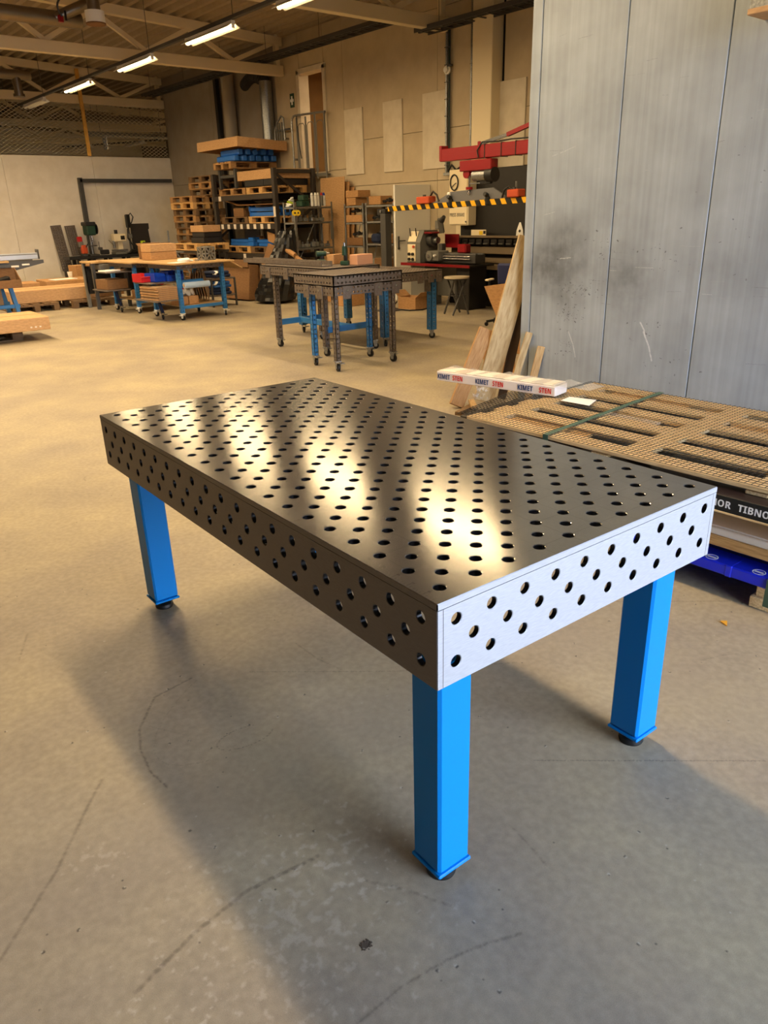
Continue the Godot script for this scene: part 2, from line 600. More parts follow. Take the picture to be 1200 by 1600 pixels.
	mk("label_paper", "d9cfc0", 0.8)
	mk("wire_dark", "302d29", 0.5, 0.4)
	mk("wire_net", "d8ceb6", 0.5, 0.5)
	mk("strap_green", "3f5c4b", 0.45)
	mk("sign_green", "0f3d2a", 0.5)
	mk("sign_white", "f4f4f0", 0.5)
	mk("pack_dark", "161d21", 0.35)
	mk("pack_top", "2a2020", 0.3)
	mk("print_blue", "25406f", 0.6)
	mk("print_red", "cf2b2b", 0.6)
	mk("print_grey", "4d4a45", 0.6)
	mk("print_white", "f2f4f4", 0.6)
	mk("carton_white", "e3d8cf", 0.55)
	mk("machine_black", "1d1a17", 0.5)
	mk("machine_cream", "efe0bd", 0.5)
	mk("machine_grey", "6d6c66", 0.5)
	mk("machine_beige", "7d6d55", 0.5, 0.2)
	mk("yellow_print", "e8c61c", 0.5)
	mk("chair_blue", "232a55", 0.7)
	mk("lime", "b7d21e", 0.5)
	mk("dark_green", "173b2b", 0.5)
	mk("chip_yellow", "d79a2b", 0.6)
	mk("spray_white", "e6e6e3", 0.35)
	mk("duct", "8d8373", 0.35, 0.85)
	mk("pipe_pale", "a79c88", 0.6)
	var tp = mk("warning_tape", Color.WHITE, 0.45)
	tp.albedo_texture = ImageTexture.create_from_image(tape_image())
	var film = mk("clear_film", Color(0.95, 0.95, 0.95, 0.25), 0.15)
	film.transparency = BaseMaterial3D.TRANSPARENCY_ALPHA

func _ready():
	# ---- camera, sky, exposure
	var cam = Camera3D.new()
	cam.name = "camera"
	cam.fov = 68.92
	cam.near = 0.05
	cam.far = 120.0
	add_child(cam)
	cam.position = Vector3(-0.8879, 1.5552, 0.9229)
	cam.rotation_degrees = Vector3(-21.9163, -39.4839, -1.6714)
	cam.current = true
	var env = Environment.new()
	env.background_mode = Environment.BG_SKY
	var sm = ProceduralSkyMaterial.new()
	sm.sky_top_color = Color(0.74, 0.82, 0.95)
	sm.sky_horizon_color = Color(0.94, 0.96, 0.99)
	sm.ground_bottom_color = Color(0.33, 0.34, 0.36)
	sm.ground_horizon_color = Color(0.62, 0.66, 0.72)
	var sky = Sky.new()
	sky.sky_material = sm
	env.sky = sky
	env.background_energy_multiplier = SKY
	env.tonemap_mode = Environment.TONE_MAPPER_LINEAR
	env.tonemap_exposure = EXPOSURE
	env.sdfgi_enabled = true
	env.ssao_enabled = true
	env.ssil_enabled = true
	var we = WorldEnvironment.new()
	we.name = "world_environment"
	we.environment = env
	add_child(we)
	make_materials()
	build_shell()
	build_ceiling()
	build_wall_things()
	build_welding_table()
	build_sheet_stack()
	build_lumber()
	build_mid_tables()
	build_press_corner()
	build_rack()
	build_shelves()
	build_carts()
	build_back_bench()
	build_left_goods()

const SKY = 18.0
const EXPOSURE = 1.0
const LAMP = 12.5

func build_shell():
	# floor: one slab, the near square carries the scuffs
	var b = MB.new()
	var nx0 = -2.0
	var nx1 = 4.0
	var nz0 = -4.0
	var nz1 = 2.0
	b.quad(Vector3(nx0, 0, nz0), Vector3(nx1, 0, nz0), Vector3(nx1, 0, nz1), Vector3(nx0, 0, nz1), Vector3.UP)
	var U = Vector3(1.0 / 6.0, 0, 0)
	var V = Vector3(0, 0, 1.0 / 6.0)
	var m1 = b.done(U, V, 2.0 / 6.0, 4.0 / 6.0)
	b = MB.new()
	for s in [[-13.2, -36.0, 15.0, nz0], [-13.2, nz1, 15.0, 5.4], [-13.2, nz0, nx0, nz1], [nx1, nz0, 15.0, nz1]]:
		b.quad(Vector3(s[0], 0, s[1]), Vector3(s[2], 0, s[1]), Vector3(s[2], 0, s[3]), Vector3(s[0], 0, s[3]), Vector3.UP)
	b.quad(Vector3(-13.2, -0.2, -36), Vector3(15, -0.2, -36), Vector3(15, -0.2, 5.4), Vector3(-13.2, -0.2, 5.4), Vector3.DOWN)
	var m2 = b.done(U, V, 2.0 / 6.0, 4.0 / 6.0)
	var am = ArrayMesh.new()
	am.add_surface_from_arrays(Mesh.PRIMITIVE_TRIANGLES, m2.surface_get_arrays(0))
	am.add_surface_from_arrays(Mesh.PRIMITIVE_TRIANGLES, m1.surface_get_arrays(0))
	var fl = struct("floor", am, M.concrete_floor_0)
	fl.set_surface_override_material(1, M.concrete_floor_1)
	# the small round pit beside the near leg and its crumbled rim
	var pit = MB.new()
	var rng = RandomNumberGenerator.new()
	rng.seed = 8
	for i in 22:
		var a = TAU * i / 22.0 + rng.randf_range(-0.1, 0.1)
		var rr = rng.randf_range(0.008, 0.015)
		pit.box(Vector3(cos(a) * rr, 0.0004, sin(a) * rr * 0.9), Vector3(rng.randf_range(0.002, 0.006), 0.0016, rng.randf_range(0.002, 0.006)), 0.0004)
	pit.lathe([Vector2(0.0, 0.0006), Vector2(0.007, 0.0008), Vector2(0.0095, 0.0012)], 9)
	part(fl, "floor_pit", pit.done(), mk("pit_dirt", "4a3f33", 0.95), Vector3(-0.17, 0, -0.06))
	struct("ground", bm(Vector3(40, 0.2, 22)), M.asphalt, Vector3(2, -0.12, 16.4))
	# outer walls
	struct("wall_left", bm(Vector3(0.2, 6.8, 41.4)), M.dim_wall, Vector3(-13.1, 3.4, -15.3))
	struct("wall_back", bm(Vector3(28.2, 6.8, 0.2)), M.pale_board, Vector3(0.9, 3.2, -34.6))
	struct("wall_far_right", bm(Vector3(0.2, 6.4, 14)), M.dim_wall, Vector3(14.9, 3.2, -27.7))
	struct("wall_return", bm(Vector3(5.4, 6.4, 0.2)), M.dim_wall, Vector3(12.32, 3.2, -20.72))
	# front wall with the open roller door that lets the daylight in
	var fw = MB.new()
	fw.box(Vector3(-6.9, 3.2, 5.3), Vector3(12.6, 6.4, 0.2))
	fw.box(Vector3(6.8, 3.2, 5.3), Vector3(5.6, 6.4, 0.2))
	fw.box(Vector3(1.7, 5.3, 5.3), Vector3(4.6, 2.2, 0.2))
	struct("wall_front", fw.done(), M.cream_wall)
	# right wall: precast panels with recessed joints, an upstairs doorway
	var rw = MB.new()
	rw.box(Vector3(9.66, 1.2, -7.7), Vector3(0.2, 2.4, 26.2))
	rw.box(Vector3(9.66, 5.37, -7.7), Vector3(0.2, 2.06, 26.2))
	rw.box(Vector3(9.66, 3.37, -17.47), Vector3(0.2, 1.94, 6.66))
	rw.box(Vector3(9.66, 3.37, -4.33), Vector3(0.2, 1.94, 17.86))
	var right = struct("wall_right", rw.done(), M.dark_gap)
	var zs = [-20.8, -18.1, -15.1, -14.14, -13.26, -12.62, -9.9, -8.88]
	for i in zs.size() - 1:
		var rows = [[0.0, 2.06], [2.06, 2.9], [2.9, 4.75], [4.75, 6.3]]
		if i == 3:
			rows = [[0.0, 2.4], [4.33, 6.3]]
		elif i < 5:
			rows = [[0.0, 2.4], [2.4, 6.3]]
		for r in rows:
			var mat = M.dim_wall if i < 2 else M.cream_wall  # far panels darker, the weak light there put into their colour
			pb(right, "wall_panel", Vector3(0.03, r[1] - r[0] - 0.007, zs[i + 1] - zs[i] - 0.007), Vector3(9.545, (r[0] + r[1]) * 0.5, (zs[i] + zs[i + 1]) * 0.5), mat, 0.004)
	for r in [[0.0, 2.2], [2.2, 3.05], [3.05, 6.3]]:
		pb(right, "wall_panel", Vector3(0.03, r[1] - r[0] - 0.007, 3.3), Vector3(9.545, (r[0] + r[1]) * 0.5, -6.7), M.cream_wall, 0.004)
		pb(right, "wall_panel", Vector3(0.03, r[1] - r[0] - 0.007, 10.3), Vector3(9.545, (r[0] + r[1]) * 0.5, 0.12), M.cream_wall, 0.004)
	# pilaster
	var pil = MB.new()
	pil.box(Vector3(9.42, 3.1, -8.62), Vector3(0.26, 6.2, 0.44), 0.01)
	struct("trim_1", pil.done(), M.machine_cream)
	# doorway lining and the lit room behind it
	var dn = MB.new()
	dn.box(Vector3(9.62, 3.38, -14.17), Vector3(0.26, 2.0, 0.1), 0.005)
	dn.box(Vector3(9.62, 3.38, -13.23), Vector3(0.26, 2.0, 0.1), 0.005)
	dn.box(Vector3(9.62, 4.36, -13.7), Vector3(0.26, 0.1, 1.04), 0.005)
	struct("door_1", dn.done(), M.pale_board)
	var rm = MB.new()
	rm.box(Vector3(11.0, 2.3, -13.7), Vector3(2.5, 0.2, 3.4))
	rm.box(Vector3(11.0, 4.72, -13.7), Vector3(2.5, 0.2, 3.4))
	rm.box(Vector3(12.2, 3.5, -13.7), Vector3(0.15, 2.5, 3.4))
	rm.box(Vector3(11.0, 3.5, -15.4), Vector3(2.5, 2.5, 0.15))
	rm.box(Vector3(11.0, 3.5, -12.0), Vector3(2.5, 2.5, 0.15))
	struct("wall_upstairs", rm.done(), M.brown_wall)
	var ud = thing("inner_door", "pale wooden inner door seen through the open upstairs doorway", "door", Vector3(12.1, 2.4, -14.9))
	pb(ud, "door_leaf", Vector3(0.04, 1.75, 0.75), Vector3(0, 0.875, 0), M.pale_board, 0.005)
	pb(ud, "door_frame", Vector3(0.05, 1.85, 0.08), Vector3(0, 0.92, 0.44), M.pale_board, 0.005)
	ceiling_lamp(Vector3(11.2, 4.55, -12.9), true, "added unseen short lamp lighting the room behind the upstairs doorway", 0.6, 0.25)  # added out of view to light the upstairs room
	# white partition across the hall
	var pt = struct("wall_partition", bm(Vector3(22.5, 3.1, 0.12)), M.white_wall, Vector3(-1.73, 1.55, -20.86))
	for k in 10:
		pb(pt, "wall_panel", Vector3(2.24, 3.1, 0.02), Vector3(-10.1 + 2.25 * k, 0, 0.07), M.white_wall, 0.003)
	pb(pt, "top_rail", Vector3(22.5, 0.03, 0.16), Vector3(0, 1.56, 0), M.white_wall, 0.004)
	# the grey sheet-clad booth on the right
	var bt = struct("wall_booth", bm(Vector3(5.4, 4.0, 8.2)), M.booth_plain, Vector3(6.72, 2.0, 0.98))
	var cz = [-3.14, -3.045, -2.345, -1.645, -0.945, -0.245, 0.455, 1.155, 1.855, 2.555, 3.255, 3.955, 4.655, 5.08]
	for i in cz.size() - 1:
		var p = MB.new()
		var w = cz[i + 1] - cz[i] - 0.006
		p.box(Vector3(3.985, 2.0, (cz[i] + cz[i + 1]) * 0.5), Vector3(0.05, 4.0, w), 0.004)
		part(bt, "cladding_panel", p.done(Vector3(0, 0, 1.0 / 2.4), Vector3(0, -0.25, 0), 3.14 / 2.4, 1.0), M.booth_sheet, Vector3(-6.72, -2.0, -0.98))

func ceiling_lamp(at, lit, label, power = 1.0, length = 1.5):
	var t = thing("ceiling_lamp", label, "lamp", at, 0.0, "fluorescent battens of the hall")
	pb(t, "housing", Vector3(0.07, 0.05, length), Vector3(0, 0.06, 0), M.lamp_white, 0.006)
	var poly = [Vector2(-0.035, 0.045), Vector2(0.035, 0.045), Vector2(0.11, -0.005), Vector2(0.105, -0.01), Vector2(0.03, 0.038), Vector2(-0.03, 0.038), Vector2(-0.105, -0.01), Vector2(-0.11, -0.005)]
	pprism(t, "reflector", poly, -length * 0.5, length * 0.5, M.lamp_white)
	for s in [-1, 1]:
		pb(t, "end_cap", Vector3(0.05, 0.05, 0.03), Vector3(0, 0.012, s * (length * 0.5 - 0.02)), M.lamp_white, 0.004)
	if lit:
		for s in [-1, 1]:
			pc(t, "lamp_tube", length - 0.07, 0.013, Vector3(s * 0.025, 0.012, 0), M.lamp_glow, Vector3(90, 0, 0), -1, 10)
		var l = AreaLight3D.new()
		l.name = "lamp_light"
		l.area_size = Vector2(0.2, length - 0.05)
		l.light_color = Color(1.0, 0.87, 0.67)
		l.light_energy = LAMP * power
		l.light_size = 0.1
		l.shadow_enabled = true
		l.set("area_range", 40.0)
		l.set("area_attenuation", 2.0)
		l.position = Vector3(0, -0.012, 0)
		l.rotation_degrees = Vector3(-90, 0, 0)
		t.add_child(l)
	else:
		for s in [-1, 1]:
			pc(t, "lamp_tube", length - 0.07, 0.013, Vector3(s * 0.025, 0.012, 0), M.sign_white, Vector3(90, 0, 0), -1, 10)
	return t

func roof_y(x):
	return 5.28 - 0.045 * (x - 5.0)

func build_ceiling():
	# trapezoidal deck, ribs along the hall
	var d = MB.new()
	var xw = -13.2
	while xw < 15.0:
		var xs = [xw, xw + 0.09, xw + 0.13, xw + 0.22, xw + 0.26]
		var hs = [0.0, 0.0, 0.09, 0.09, 0.0]
		for k in 4:
			var a = Vector3(xs[k], roof_y(xs[k]) + hs[k], 0)
			var c = Vector3(xs[k + 1], roof_y(xs[k + 1]) + hs[k + 1], 0)
			var nm = Vector3(c.y - a.y, -(c.x - a.x), 0).normalized()
			d.quad(a + Vector3(0, 0, -36), c + Vector3(0, 0, -36), c + Vector3(0, 0, 5.4), a + Vector3(0, 0, 5.4), nm)
		xw += 0.26
	d.x = Transform3D(Basis(Vector3(0, 0, 1), -0.045), Vector3(1, roof_y(1) + 0.24, -15.3))
	d.box(Vector3.ZERO, Vector3(28.6, 0.2, 41.6))
	struct("ceiling", d.done(), M.deck_steel)
	# roof trusses
	var k = 0
	for z in [-14.74, -20.75, -26.4, -31.8, -9.65]:
		var t = thing("roof_truss", "cream painted steel roof truss " + ["above the pallet rack, longest one in view", "just above the wire netting", "seen through the wire netting", "farthest away over the back wall", "cut by the top edge, nearest one"][k], "truss", Vector3(0, 4.35, z), 0.0, "roof trusses")
		var right = 9.5 if z > -21 else 14.7
		pb(t, "lower_chord", Vector3(right + 13.0, 0.2, 0.14), Vector3((right - 13.0) * 0.5, 0.1, 0), M.truss_paint, 0.008)
		bar(t, "upper_chord", Vector3(-13, roof_y(-13) - 4.43, 0), Vector3(right, roof_y(right) - 4.43, 0), 0.14, 0.16, M.truss_paint)
		var x = right - 0.25
		var up = true
		while x > -12.5:
			var x2 = x - 0.95
			var a = Vector3(x, roof_y(x) - 4.5 if up else 0.2, 0)
			var b = Vector3(x2, 0.2 if up else roof_y(x2) - 4.5, 0)
			bar(t, "diagonal", a, b, 0.08, 0.08, M.truss_paint)
			x = x2
			up = not up
		pb(t, "end_post", Vector3(0.1, 0.75, 0.1), Vector3(right - 0.12, 0.4, 0), M.truss_paint, 0.005)
		k += 1
	# lamp row on its rail
	var rail = thing("lamp_rail", "long dark rail carrying the row of fluorescent lamps", "rail", Vector3(5.7, 4.24, -13.2))
	pb(rail, "channel", Vector3(0.06, 0.05, 19.0), Vector3.ZERO, M.dark_steel, 0.004)
	var z2 = -8.6
	while z2 < 9.0:
		pc(rail, "hanger", 1.0, 0.006, Vector3(0, 0.5, z2), M.dark_steel, Vector3.ZERO, -1, 6)
		z2 += 2.9
	ceiling_lamp(Vector3(5.7, 4.12, -5.5), true, "lit ceiling lamp nearest to the grey booth, above the frame", 0.45)
	ceiling_lamp(Vector3(5.7, 4.12, -8.25), true, "lit ceiling lamp cut by the top edge of the frame", 0.45)
	ceiling_lamp(Vector3(5.7, 4.12, -10.95), true, "lit ceiling lamp hanging in front of the upper chord of the longest truss", 0.45)
	ceiling_lamp(Vector3(5.7, 4.12, -13.75), true, "lit ceiling lamp under the lower chord of the longest truss", 0.45)
	ceiling_lamp(Vector3(5.7, 4.12, -16.7), true, "lit ceiling lamp above the top of the wooden post", 0.45)
	ceiling_lamp(Vector3(5.7, 4.12, -19.6), false, "unlit ceiling lamp at the far end of the lamp rail")
	for k2 in 6:
		ceiling_lamp(Vector3(1.6, 4.12, -3.0 - 2.9 * k2), true, "lit ceiling lamp of the row above the welding table, " + ["nearest to the roller door", "second from the roller door", "third from the roller door", "fourth from the roller door", "second from the partition", "nearest to the partition"][k2], 1.2)
	ceiling_lamp(Vector3(13.9, 4.12, -25.5), true, "added unseen lamp brightening the far hall from behind the right wall", 1.2)  # added out of view to brighten the far wall
	for s in [["unlit lamp on the dangling rail of the far hall, left one", 9.85, -28.2], ["unlit lamp on the dangling rail of the far hall, right one", 10.9, -26.2]]:
		ceiling_lamp(Vector3(s[1], 3.9, s[2]), false, s[0], 1.0, 1.5)
	# cable ladders along the right wall
	for s in [["cable ladder along the right wall, far length", 9.0, 4.62, -20.6, -10.3], ["cable ladder along the right wall, lower near length", 9.15, 4.36, -9.9, -4.5]]:
		var t = thing("cable_ladder", s[0], "cable tray", Vector3(s[1], s[2], (s[3] + s[4]) * 0.5), 0.0, "cable ladders")
		var L = s[4] - s[3]
		for x in [-0.16, 0.16]:
			pb(t, "side_rail", Vector3(0.02, 0.07, L), Vector3(x, 0, 0), M.dark_steel, 0.003)
		var rg = MB.new()
		var zz = -L * 0.5 + 0.1
		while zz < L * 0.5:
			rg.box(Vector3(0, -0.02, zz), Vector3(0.32, 0.015, 0.025))
			zz += 0.25
		stuff(part(t, "rungs", rg.done(), M.dark_steel))
		ptube(t, "cable_bundle", [Vector3(-0.05, 0, -L * 0.5), Vector3(-0.02, 0.01, 0), Vector3(-0.06, 0, L * 0.5)], 0.035, M.black_plastic)
		var q = -L * 0.5 + 0.6
		while q < L * 0.5:
			pc(t, "hanger", 0.7, 0.005, Vector3(-0.16, 0.38, q), M.dark_steel, Vector3.ZERO, -1, 5)
			q += 1.9
	# ducts
	var du = thing("spiral_duct", "round spiral duct with a branch in the upper left corner", "duct", Vector3(4.65, 4.6, -13.3))
	pc(du, "duct_pipe", 6.4, 0.115, Vector3(-3.2, 0.0, 0), M.duct, Vector3(0, 0, 90), -1, 20)
	for i in 12:
		pc(du, "duct_seam", 0.012, 0.118, Vector3(-0.1 - i * 0.23, 0, 0), M.duct, Vector3(0, 0, 90), -1, 20)
	var br = MB.new()
	br.cyl(Vector3(-0.42, 0.0, 0.05), Vector3(0.35, 0.34, 0.3), 0.085, -1, 16)
	part(du, "branch_pipe", br.done(), M.duct)
	pb(du, "damper", Vector3(0.08, 0.1, 0.06), Vector3(-0.38, -0.03, 0.16), M.red_paint, 0.01)
	pb(du, "damper_arm", Vector3(0.03, 0.14, 0.03), Vector3(-0.3, 0.02, 0.18), M.black_plastic, 0.005)
	ptube(du, "flex_hose", arc_hose(Vector3(-0.36, 0.0, 0.18), Vector3(-0.3, 0.3, 0.2), 0.08), 0.016, M.dark_steel)
	var di = thing("air_diffuser", "hanging round air outlet with a pale skirt beside the branch duct", "air outlet", Vector3(4.5, 4.38, -12.3))
	pc(di, "skirt", 0.17, 0.145, Vector3(0, 0.085, 0), M.sign_white, Vector3.ZERO, -1, 20)
	pc(di, "rim", 0.02, 0.15, Vector3(0, 0.0, 0), M.cardboard_dark, Vector3.ZERO, -1, 20)
	pc(di, "duct_pipe", 0.75, 0.095, Vector3(0, 0.52, 0), M.duct, Vector3.ZERO, -1, 20)
	var d2 = thing("ventilation_duct", "dark duct with a drop pipe at the left edge, under the second truss", "duct", Vector3(5.35, 4.55, -18.5))
	pc(d2, "duct_pipe", 5.0, 0.1, Vector3(-2.5, 0, 0), M.duct, Vector3(0, 0, 90), -1, 16)
	pc(d2, "drop_pipe", 0.32, 0.09, Vector3(-0.3, -0.22, 0), M.duct, Vector3.ZERO, -1, 16)
	pc(d2, "outlet", 0.05, 0.12, Vector3(-0.3, -0.4, 0), M.duct, Vector3.ZERO, -1, 16)
	var d3 = thing("far_duct", "thick dark duct seen through the netting, upper of two", "duct", Vector3(10.0, 4.51, -25.0))
	pc(d3, "duct_pipe", 2.3, 0.11, Vector3(-0.1, 0, 0), M.duct, Vector3(0, 0, 90), -1, 16)
	for x in [-0.9, 0.7]:
		pc(d3, "hanger", 0.55, 0.006, Vector3(x, 0.35, 0), M.dark_steel, Vector3.ZERO, -1, 5)
	var d4 = thing("low_duct", "thin steel duct seen through the netting, lower of two", "duct", Vector3(10.1, 4.02, -24.5))
	pc(d4, "duct_pipe", 2.7, 0.075, Vector3.ZERO, M.galvanised, Vector3(0, 0, 90), -1, 16)
	for x in [-1.0, 1.0]:
		pc(d4, "hanger", 1.0, 0.006, Vector3(x, 0.55, 0), M.dark_steel, Vector3.ZERO, -1, 5)
	pc(d4, "drop_pipe", 0.4, 0.07, Vector3(-0.9, -0.22, 0), M.galvanised, Vector3.ZERO, -1, 16)
	var dr = thing("dangling_rail", "dark lamp rail hanging askew in the far hall", "rail", Vector3(10.4, 4.0, -27.2), 28.0)
	pb(dr, "channel", Vector3(0.06, 0.05, 4.2), Vector3.ZERO, M.dark_steel, 0.004)
	# wire netting and its post
	var wn = MB.new()
	var x0 = -2.0
	var x1 = 9.45
	var y0 = 3.14
	var y1 = 4.4
	var pitch = 0.13
	var i = -20
	while x0 + i * pitch < x1 + 3.0:
		for s in [1, -1]:
			var xa = x0 + i * pitch
			var a = Vector3(xa, y0, 0)
			var b = Vector3(xa + s * (y1 - y0) * 1.6, y1, 0)
			var p = clip_x(a, b, x0, x1)
			if p != null:
				wn.cyl(p[0], p[1], 0.006, -1, 4, false)
		i += 1
	solo("wire_netting", "diamond wire netting stretched above the white partition", "netting", wn.done(), M.wire_net, Vector3(0, 0, -20.72))
	stuff(get_node("wire_netting"))
	solo("wooden_post", "bright yellow wooden post standing on the white partition", "post", bm(Vector3(0.085, 2.0, 0.06), 0.004), M.post_wood_y, Vector3(7.19, 4.12, -20.6))

func clip_x(a, b, x0, x1):
	var lo = 0.0
	var hi = 1.0
	var d = b.x - a.x
	var t0 = (x0 - a.x) / d
	var t1 = (x1 - a.x) / d
	lo = maxf(lo, minf(t0, t1))
	hi = minf(hi, maxf(t0, t1))
	return [a.lerp(b, lo), a.lerp(b, hi)] if hi > lo + 0.01 else null

func arc_hose(a, b, sag, n = 10):
	var o = []
	for i in n + 1:
		var t = float(i) / n
		o.append(a.lerp(b, t) + Vector3(-sin(t * PI) * sag, 0, 0))
	return o

func build_wall_things():
	# pale boards screwed to the right wall
	for s in [["pale rectangular board on the right wall, leftmost of four", -12.3, 2.88, 1.2, 0.58], ["pale rectangular board on the right wall, second from the left", -11.1, 2.88, 1.22, 0.55], ["pale board on the right wall beside the vertical conduit", -9.95, 2.88, 1.24, 0.62], ["pale board on the right wall between the pilaster and the grey booth", -8.17, 2.82, 1.28, 0.62]]:
		solo("wall_board", s[0], "board", bm(Vector3(0.03, s[3], s[4]), 0.004), M.pale_board, Vector3(9.513, s[2], s[1]), 0.0, "pale boards on the right wall")
	# conduits
	var c = thing("cable_conduit", "vertical conduit with strapped cables on the right wall, ending above the hoist tip", "conduit", Vector3(9.48, 2.15, -9.62))
	pc(c, "conduit_pipe", 2.35, 0.022, Vector3(0, 1.18, 0), M.galvanised, Vector3.ZERO, -1, 8)
	for k in 3:
		ptube(c, "cable", [Vector3(0, 2.3, 0.045 + k * 0.02), Vector3(0.0, 1.2, 0.05 + k * 0.018), Vector3(0, 0.0, 0.045 + k * 0.02)], 0.008, M.dark_green if k == 1 else M.black_plastic, 5)
	for k in 9:
		pb(c, "clip", Vector3(0.03, 0.012, 0.12), Vector3(-0.012, 0.15 + k * 0.26, 0.03), M.dark_steel, 0.002)
	pb(c, "cable_tray", Vector3(0.1, 0.05, 0.72), Vector3(-0.03, 0.0, 0.36), M.galvanised, 0.004)
	ptube(c, "cable_coil", [Vector3(-0.05, 0.06, 0.1), Vector3(-0.06, 0.14, 0.2), Vector3(-0.05, 0.05, 0.3), Vector3(-0.06, 0.1, 0.42), Vector3(-0.05, 0.05, 0.55), Vector3(-0.05, 0.08, 0.7)], 0.018, M.black_plastic)
	var dd = thing("wall_detector", "small round white device on the conduit high on the right wall", "detector", Vector3(9.46, 3.78, -9.58))
	pc(dd, "base", 0.03, 0.07, Vector3.ZERO, M.white_paint, Vector3(0, 0, 90), -1, 14)
	pc(dd, "lens", 0.05, 0.045, Vector3(-0.03, 0, 0), M.sign_white, Vector3(0, 0, 90), -1, 14)
	pb(dd, "bracket", Vector3(0.04, 0.03, 0.12), Vector3(0.0, 0.06, 0.06), M.dark_steel, 0.004)
	for s in [["pale vertical pipe beside the pilaster, left one", -9.02], ["pale vertical pipe beside the pilaster, right one", -8.93]]:
		var p = thing("wall_pipe", s[0], "pipe", Vector3(9.47, 2.2, s[1]), 0.0, "pipe pair on the right wall")
		pc(p, "pipe_run", 3.0, 0.02, Vector3(0, 1.5, 0), M.galvanised, Vector3.ZERO, -1, 10)
		for y in [0.15, 1.6]:
			pb(p, "pipe_clip", Vector3(0.06, 0.02, 0.06), Vector3(0.02, y, 0), M.dark_steel, 0.003)
	var g = thing("escape_sign", "small dark green sign with a white cross beside the upstairs doorway", "sign", Vector3(9.525, 3.86, -14.46))
	pb(g, "plate", Vector3(0.008, 0.27, 0.16), Vector3.ZERO, M.sign_green, 0.001)
	pb(g, "cross", Vector3(0.004, 0.17, 0.055), Vector3(-0.005, 0, 0), M.sign_white)
	pb(g, "cross", Vector3(0.004, 0.055, 0.13), Vector3(-0.0052, 0, 0), M.sign_white)
	pb(g, "wall_spacer", Vector3(0.012, 0.1, 0.1), Vector3(0.008, 0, 0), M.sign_green)
	# tall gate of bent tubes on the landing
	var r = thing("landing_gate", "tall grey tube gate before the upstairs doorway", "gate", Vector3(9.4, 2.38, -14.2))
	var top = 1.16
	ptube(r, "handrail", [Vector3(0, 0.0, -0.15), Vector3(0, 1.02, -0.15), Vector3(0, 1.1, -0.13), Vector3(0, 1.15, -0.06), Vector3(-0.02, 1.15, 0.05), Vector3(-0.03, 1.12, 1.14)], 0.022, M.galvanised, 8)
	pc(r, "pivot", 0.09, 0.05, Vector3(0, 0.04, -0.15), M.dark_steel)
	for k in 4:
		pc(r, "upright", 1.25 if k > 1 else 1.1, 0.02, Vector3(-0.02, 0.55 if k < 2 else 0.5, 0.07 + k * 0.34), M.machine_grey, Vector3.ZERO, -1, 8)
	for k in 3:
		var zc = 0.24 + k * 0.34
		ptube(r, "wire_loop", [Vector3(-0.02, 0.02, zc - 0.12), Vector3(-0.02, 0.93, zc - 0.12), Vector3(-0.02, 0.98, zc - 0.07), Vector3(-0.02, 0.98, zc + 0.07), Vector3(-0.02, 0.93, zc + 0.12), Vector3(-0.02, 0.02, zc + 0.12)], 0.008, M.machine_grey, 5)
	pb(r, "lower_rail", Vector3(0.03, 0.06, 0.75), Vector3(-0.02, -0.05, 0.72), M.machine_grey, 0.004)
	ptube(r, "strap", [Vector3(-0.05, 1.13, 0.12), Vector3(-0.06, 0.7, 0.16), Vector3(-0.05, 0.3, 0.22)], 0.012, M.black_plastic, 5)
	pb(r, "fixing_arm", Vector3(0.12, 0.04, 0.04), Vector3(0.06, 0.3, -0.12), M.machine_grey, 0.004)
	pb(r, "fixing_arm", Vector3(0.12, 0.04, 0.04), Vector3(0.06, -0.05, 1.0), M.machine_grey, 0.004)
	var r2 = thing("bent_railing", "curved tube railing behind the topmost cardboard lid", "railing", Vector3(9.4, 3.1, -14.75))
	ptube(r2, "hoop", [Vector3(0, 0, -0.3), Vector3(0, 0.2, -0.29), Vector3(0, 0.36, -0.18), Vector3(0, 0.48, 0.0), Vector3(0, 0.44, 0.08), Vector3(0, 0, 0.1)], 0.02, M.galvanised, 8)
	for k in 3:
		pc(r2, "upright", 0.36, 0.018, Vector3(0, 0.18, -0.2 + k * 0.1), M.machine_grey, Vector3.ZERO, -1, 8)
	pb(r2, "cross_rail", Vector3(0.03, 0.04, 0.55), Vector3(0.0, 0.2, 0.05), M.dark_steel, 0.004)
	pb(r2, "fixing_arm", Vector3(0.16, 0.04, 0.04), Vector3(0.08, 0.03, 0.05), M.machine_grey, 0.004)
	# tall pipes on the far part of the right wall
	var vp = thing("shiny_duct", "shiny vertical duct rising behind the cardboard lid", "duct", Vector3(9.37, 3.12, -15.25))
	pc(vp, "duct_pipe", 1.2, 0.14, Vector3(0, 0.6, 0), M.galvanised, Vector3.ZERO, -1, 18)
	for k in 4:
		pc(vp, "duct_seam", 0.012, 0.145, Vector3(0, 0.2 + k * 0.28, 0), M.galvanised, Vector3.ZERO, -1, 18)
	var fx = MB.new()
	for k in 14:
		var t0 = k / 14.0
		var p0 = Vector3(0.0, 1.2 + sin(t0 * PI) * 0.14, -0.02 - t0 * 0.9)
		fx.cyl(p0, p0 + Vector3(0, 0.02, -0.055), 0.13, 0.115, 14)
	part(vp, "flex_duct", fx.done(), M.dark_steel)
	var pp = thing("wide_pipe", "wide pale pipe on the far right wall, left of the cardboard lid", "pipe", Vector3(9.36, 0.0, -16.9))
	pc(pp, "pipe_run", 4.9, 0.15, Vector3(0, 2.45, 0), M.pipe_pale, Vector3.ZERO, -1, 18)
	var bp = thing("black_post", "narrow black post on the far right wall beside the wide pipe", "post", Vector3(9.44, 0.0, -17.6))
